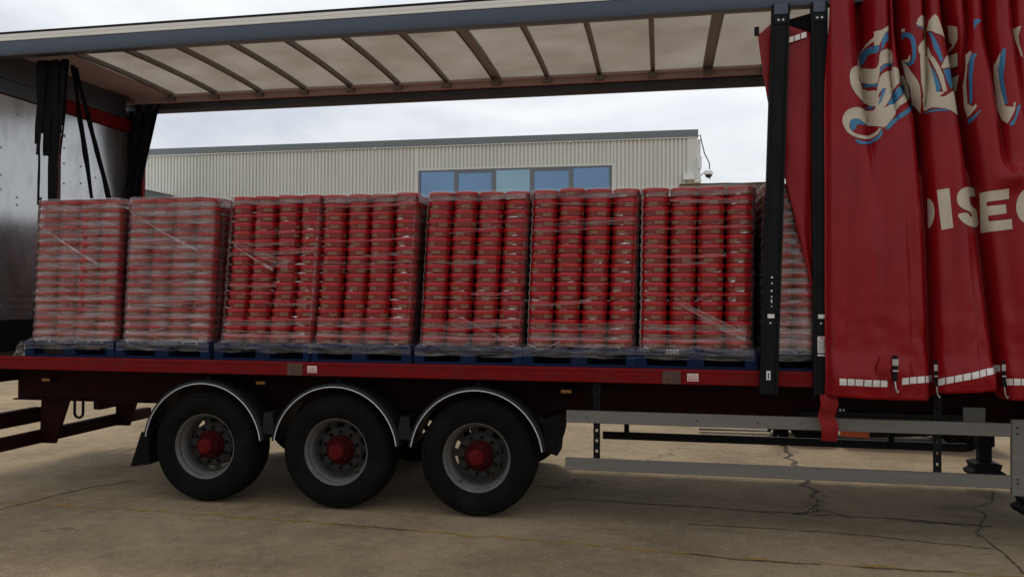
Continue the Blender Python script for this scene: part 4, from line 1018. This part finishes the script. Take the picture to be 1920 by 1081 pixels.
for p in range(8):
    hazy = p in (0, 1, 7)
    root = tag(empty('stretch_film', (PX[p], PY, ZL)), FILMN[p], 'film', 'stretch film on the pallets')
    def fb(mb, n_, m_, **k):
        o = mb.build(n_, m_, root, **k); o.location = (-PX[p], -PY, -ZL); return o
    if hazy:
        fb(MB().grid(150, 17*8, lambda u, v: film_pt(p, 3*u, ZL-.03+(ztop+.001-ZL+.03)*v, .004, .010, p)), 'wrap', 'film_hazy', smooth=180)
        # the top sheet, hugging the lids
        def topf(u, v):
            x0, x1, y0, y1 = load_box(p, ztop); x = x0+.02+(x1-x0-.04)*u; y = y0+.03+(y1-y0-.05)*v
            return (x, y, ztop+.003+.006*nz(u*7, v*7, p)-.012*(abs(2*u-1)**8+abs(2*v-1)**8))
        fb(MB().grid(30, 30, topf), 'top_sheet', 'film_hazy', smooth=180)
    else:
        # side panel in the gap, wraps a little round the corner
        fb(MB().grid(40, 17*6, lambda u, v: film_pt(p, 1.985+1.015*u, ZL-.02+(ztop-ZL+.01)*v, .004, .008, p)), 'side_wrap', 'film_clear', smooth=180)
        fb(MB().grid(30, 17*6, lambda u, v: film_pt(p, .97*u, ZL-.02+(ztop-ZL+.01)*v, .004, .008, p)), 'side_wrap', 'film_clear', smooth=180)
    # bunched wrap round the pallet edge
    def skirt(u, v):
        s = 3*u; z = ZL-.085+.165*v+.012*nz(u*14, 0, p*3.1)
        x, y, _ = film_pt(p, s, max(z, ZL), .004, .004, p)
        bl = sstep(ZL+.04, ZL-.02, z)
        # below the tubs it is drawn out to the pallet's edge
        cx = PX[p]+.5; fx = PX[p]+(.0015 if x < cx else .9985)
        if 1 <= s <= 2: y = y+(PY-.004-y)*bl; x = x+((PX[p]+.003+.994*(s-1))-x)*bl
        else: x = x+(fx-x)*bl
        return (x, y-.003+.003*nz(u*40, v*5, p), z)
    fb(MB().grid(160, 20, skirt), 'base_wrap', 'film_base', smooth=180)
    # creases and overlapping tails across the front
    rnd = random.Random(p*17+5)
    def band(s0, z0, s1, z1, w0, w1, m_='film_clear', n_='film_band', lift=.007):
        def fn(u, v):
            s = s0+(s1-s0)*u; z = z0+(z1-z0)*u-.014*math.sin(PI*u)+(v-.5)*(w0+(w1-w0)*u)*(1+.3*nz(u*6, p, z0))
            z = max(ZL-.05, min(ztop-.003, z))
            x, y, _ = film_pt(p, s, max(z, ZL), lift, .004, p+z0)
            return (x, y-.003*math.sin(v*PI*3), z)
        fb(MB().grid(60, 6, fn), n_, m_, smooth=180)
    if p in (2, 3, 4, 5, 6):
        for k in range(7 if p < 4 else 5):
            z = ZL+rnd.uniform(.12, 1.34); band(1.0+rnd.choice([0, 0, .25, .5]), z, 2.0-rnd.choice([0, 0, .25, .4]), z+rnd.uniform(-.02, .07), rnd.uniform(.006, .03), rnd.uniform(.006, .05), 'film_clear')
        for k in range(5):
            z = ZL+rnd.uniform(.1, 1.34); band(1.0, z, 2.0, z+rnd.uniform(-.01, .05), .0035, .0035, 'film_fold', 'film_crease', .009)
        for k in range(2): z = ZL+.10+.09*k; band(1.0, z, 2.0, z+rnd.uniform(-.02, .03), .06, .07, 'film_clear')
        # clinging over the shoulder of the top layer
        zt_ = ztop-.05; band(1.0, zt_, 2.0, zt_+.01, .09, .09, 'film_clear')
    if p == 0: band(1.02, ZL+1.16, 1.80, ZL+.74, .008, .024, 'film_fold', 'film_crease'); band(1.05, ZL+.06, 1.8, ZL+.20, .01, .008, 'film_fold', 'film_crease')
    if p == 1: band(1.02, ZL+1.26, 1.85, ZL+.86, .008, .024, 'film_fold', 'film_crease'); band(1.05, ZL+.05, 1.9, ZL+.22, .01, .008, 'film_fold', 'film_crease')
    if p in (0, 1, 7):
        for k in range(14):
            z = ZL+rnd.uniform(.03, 1.36); band(1.0, z, 2.0, z+rnd.uniform(-.02, .03), .003, .006, 'film_fold', 'film_crease', .010)
        for k in range(4 if p != 7 else 10):
            z = ZL+(rnd.uniform(.03, 1.3) if p != 7 else rnd.uniform(.01, .3)); band(1.0, z, 2.0, z+rnd.uniform(-.04, .04), .03, .06, 'film_clear', lift=.009)
    if p == 2: band(1.0, ZL+.98, 1.55, ZL+.68, .004, .03, 'film_fold', 'film_crease'); band(1.05, ZL+.96, 1.7, ZL+.72, .004, .10, 'film_clear')
    if p == 4: band(1.25, ZL+.34, 1.97, ZL+.01, .004, .012, 'film_fold', 'film_crease')
    if p == 6: band(1.3, ZL+.42, 2.0, ZL+.08, .05, .10, 'film_clear'); band(1.3, ZL+.36, 2.0, ZL+.06, .006, .01, 'film_fold', 'film_crease')
    # pale film wedges put in as sky glints above each lid
    tk = MB(); rt_ = random.Random(p+40)
    for r in range(ROWS):
        zl = ZL+r*TH*.99+.0035
        segs = [(1.015, 1.015+rt_.uniform(.06, .13), 1.)]
        if p in (0, 1, 7): segs += [(1.72+rt_.uniform(0, .06), 1.99, .8), (1.1, 1.1+rt_.uniform(.1, .6), .4)]
        else:
            q_ = 1.77+rt_.uniform(0, .10); segs += [(q_, q_+rt_.uniform(.05, .13), .9)]
            for c in (1, 2):
                if rt_.random() < .55: q_ = 1+c*.25+rt_.uniform(.02, .12); segs.append((q_, q_+rt_.uniform(.05, .10), .6))
        for s0, s1, k_ in segs:
            n_ = max(4, int((s1-s0)*60)); hgt = .012*k_*rt_.uniform(.5, 1.25); fl_ = rt_.random() < .5; vs_ = []
            for j in range(n_+1):
                t = j/n_; s_ = s0+(s1-s0)*t; prof_ = max(.08, (math.sin(PI*t)**.6) if p in (0, 1, 7) else ((1-t) if s0 < 1.1 else t if fl_ else math.sin(PI*t)))
                x_, y_, _ = film_pt(p, s_, zl, .001, 0, p); x2_, y2_, _ = film_pt(p, s_, zl, -.0035-.004*prof_, 0, p)
                vs_ += [(x_, y_, zl-.002), (x2_, y2_, zl+hgt*prof_)]
            tk.add(vs_, [(2*j, 2*j+2, 2*j+3, 2*j+1) for j in range(n_)])
    tag(fb(tk, 'film_glint', 'film_glint', smooth=180), kind='stuff')
    if p == 5:
        a = (PX[5]+.06, PY-.006, ZL+.03); b_ = (PX[5]+.15, PY-.012, ZL-.012); c_ = (PX[5]+.22, PY-.012, ZL-.01); d_ = (PX[5]+.34, PY-.004, ZL+.055)
        fb(MB().tube([a, b_, c_, d_], .005, 6), 'loose_tail', 'film_fold', smooth=True)
    if p == 0:   # torn wad at the rear corner
        def wad(u, v):
            a = u*2*PI; r_ = .055*(1-.5*v)*(1+.5*nz(math.cos(a)*2, math.sin(a)*2, v*4))
            return (PX[0]-.03-.05*(1-v)+r_*math.cos(a), PY+.02+r_*.6*math.sin(a), ZD+.004+.15*v)
        fb(MB().grid(24, 14, wad), 'torn_wad', 'film_base', smooth=180)
    # web of film pulled between the shoulder of this stack and the next
    if p < 7:
        zs = ztop-.02
        def web(u, v):
            x0 = load_box(p, ztop)[1]; x1 = load_box(p+1, ztop)[0]; sag = .07*math.sin(PI*u)
            return (x0-.01+(x0+.012-x0+.01)*u if p not in (1,) else x0-.02+.09*u, PY+.03+.9*v, zs-.08*u-.02*nz(u*3, v*5, p))
        fb(MB().grid(10, 20, web), 'shoulder_web', 'film_base', smooth=180)

# ================================================================== FORKLIFT beyond the trailer
FK = tag(empty('forklift', (7.1, 4.7, 0)), 'orange and black forklift parked beyond the trailer, seen under the deck', 'forklift')
def fk(mb, n_, m_, parent=None, **k):
    o = mb.build(n_, m_, parent or FK, **k)
    if parent is None: o.location = (-7.1, -4.7, 0)
    return o
y0, y1 = 4.15, 5.25
fk(MB().prism([(6.55, .16), (6.80, .12), (7.55, .16), (8.25, .30), (8.45, .55), (8.42, 1.0), (7.9, 1.06), (7.55, .78), (6.62, .72)], y0+.05, y1-.05, 'y'), 'chassis', 'black_steel', bev=.02)
fk(MB().prism([(6.50, .14), (6.86, .12), (6.86, .62), (6.60, .70)], y0+.02, y0+.049, 'y'), 'side_panel', 'orange', bev=.006)
fk(MB().prism([(7.85, .62), (8.30, .62), (8.48, .70), (8.44, 1.08), (7.9, 1.12)], y0+.04, y1-.04, 'y'), 'counterweight', 'orange', bev=.02)
for x, r_, wd in ((6.18, .30, .24), (8.0, .24, .2)):
    for yy, s in ((y0, 1), (y1, -1)):
        t = MB().lathe([(r_*.55, .02), (r_*.9, 0), (r_, .03), (r_, wd-.03), (r_*.9, wd), (r_*.55, wd-.02)], 36); o = t.build('wheel', 'rubber', FK, smooth=40)
        o.location = (x-7.1, yy-4.7+(0 if s > 0 else -wd), r_)
        h = MB().lathe([(0, .03), (r_*.4, .03), (r_*.56, .05), (r_*.56, wd-.05), (r_*.4, wd-.03), (0, wd-.03)], 28).build('hub', 'black_steel', o, smooth=35)
for yy in (4.45, 4.95): 
    fk(MB().box(5.78, 5.90, yy-.05, yy+.05, .06, 2.05), 'mast_upright', 'black_steel', bev=.006)
    fk(MB().prism([(5.70, .05), (5.74, .60), (5.77, .60), (5.77, .10), (5.72, .045), (4.75, .035), (4.75, .05)], yy-.055, yy+.055, 'y'), 'fork', 'black_steel')
fk(MB().box(5.77, 5.92, 4.35, 5.05, 1.95, 2.03), 'mast_crosshead', 'black_steel', bev=.006)
fk(MB().box(5.92, 6.5, 4.3, 5.1, .25, .42), 'axle_housing', 'black_steel', bev=.02)
fk(MB().box(7.2, 7.7, 4.45, 4.95, .80, .95), 'seat_base', 'black_plastic', bev=.03); fk(MB().box(7.68, 7.82, 4.45, 4.95, .9, 1.45), 'seat_back', 'black_plastic', bev=.04)
for yy in (4.3, 5.1): fk(MB().tube([(6.6, yy, .70), (6.75, yy, 1.55), (6.95, yy, 2.08), (8.0, yy, 2.08), (8.15, yy, 1.06)], .03, 8), 'guard_frame', 'black_steel', smooth=True)
for xx in (7.0, 7.25, 7.5, 7.75, 7.98): fk(MB().tube([(xx, 4.3, 2.08), (xx, 5.1, 2.08)], .018, 8), 'guard_bar', 'black_steel', smooth=True)
fk(MB().tube([(6.65, 4.7, .72), (6.95, 4.7, 1.12)], .025, 8), 'steering_column', 'black_steel');
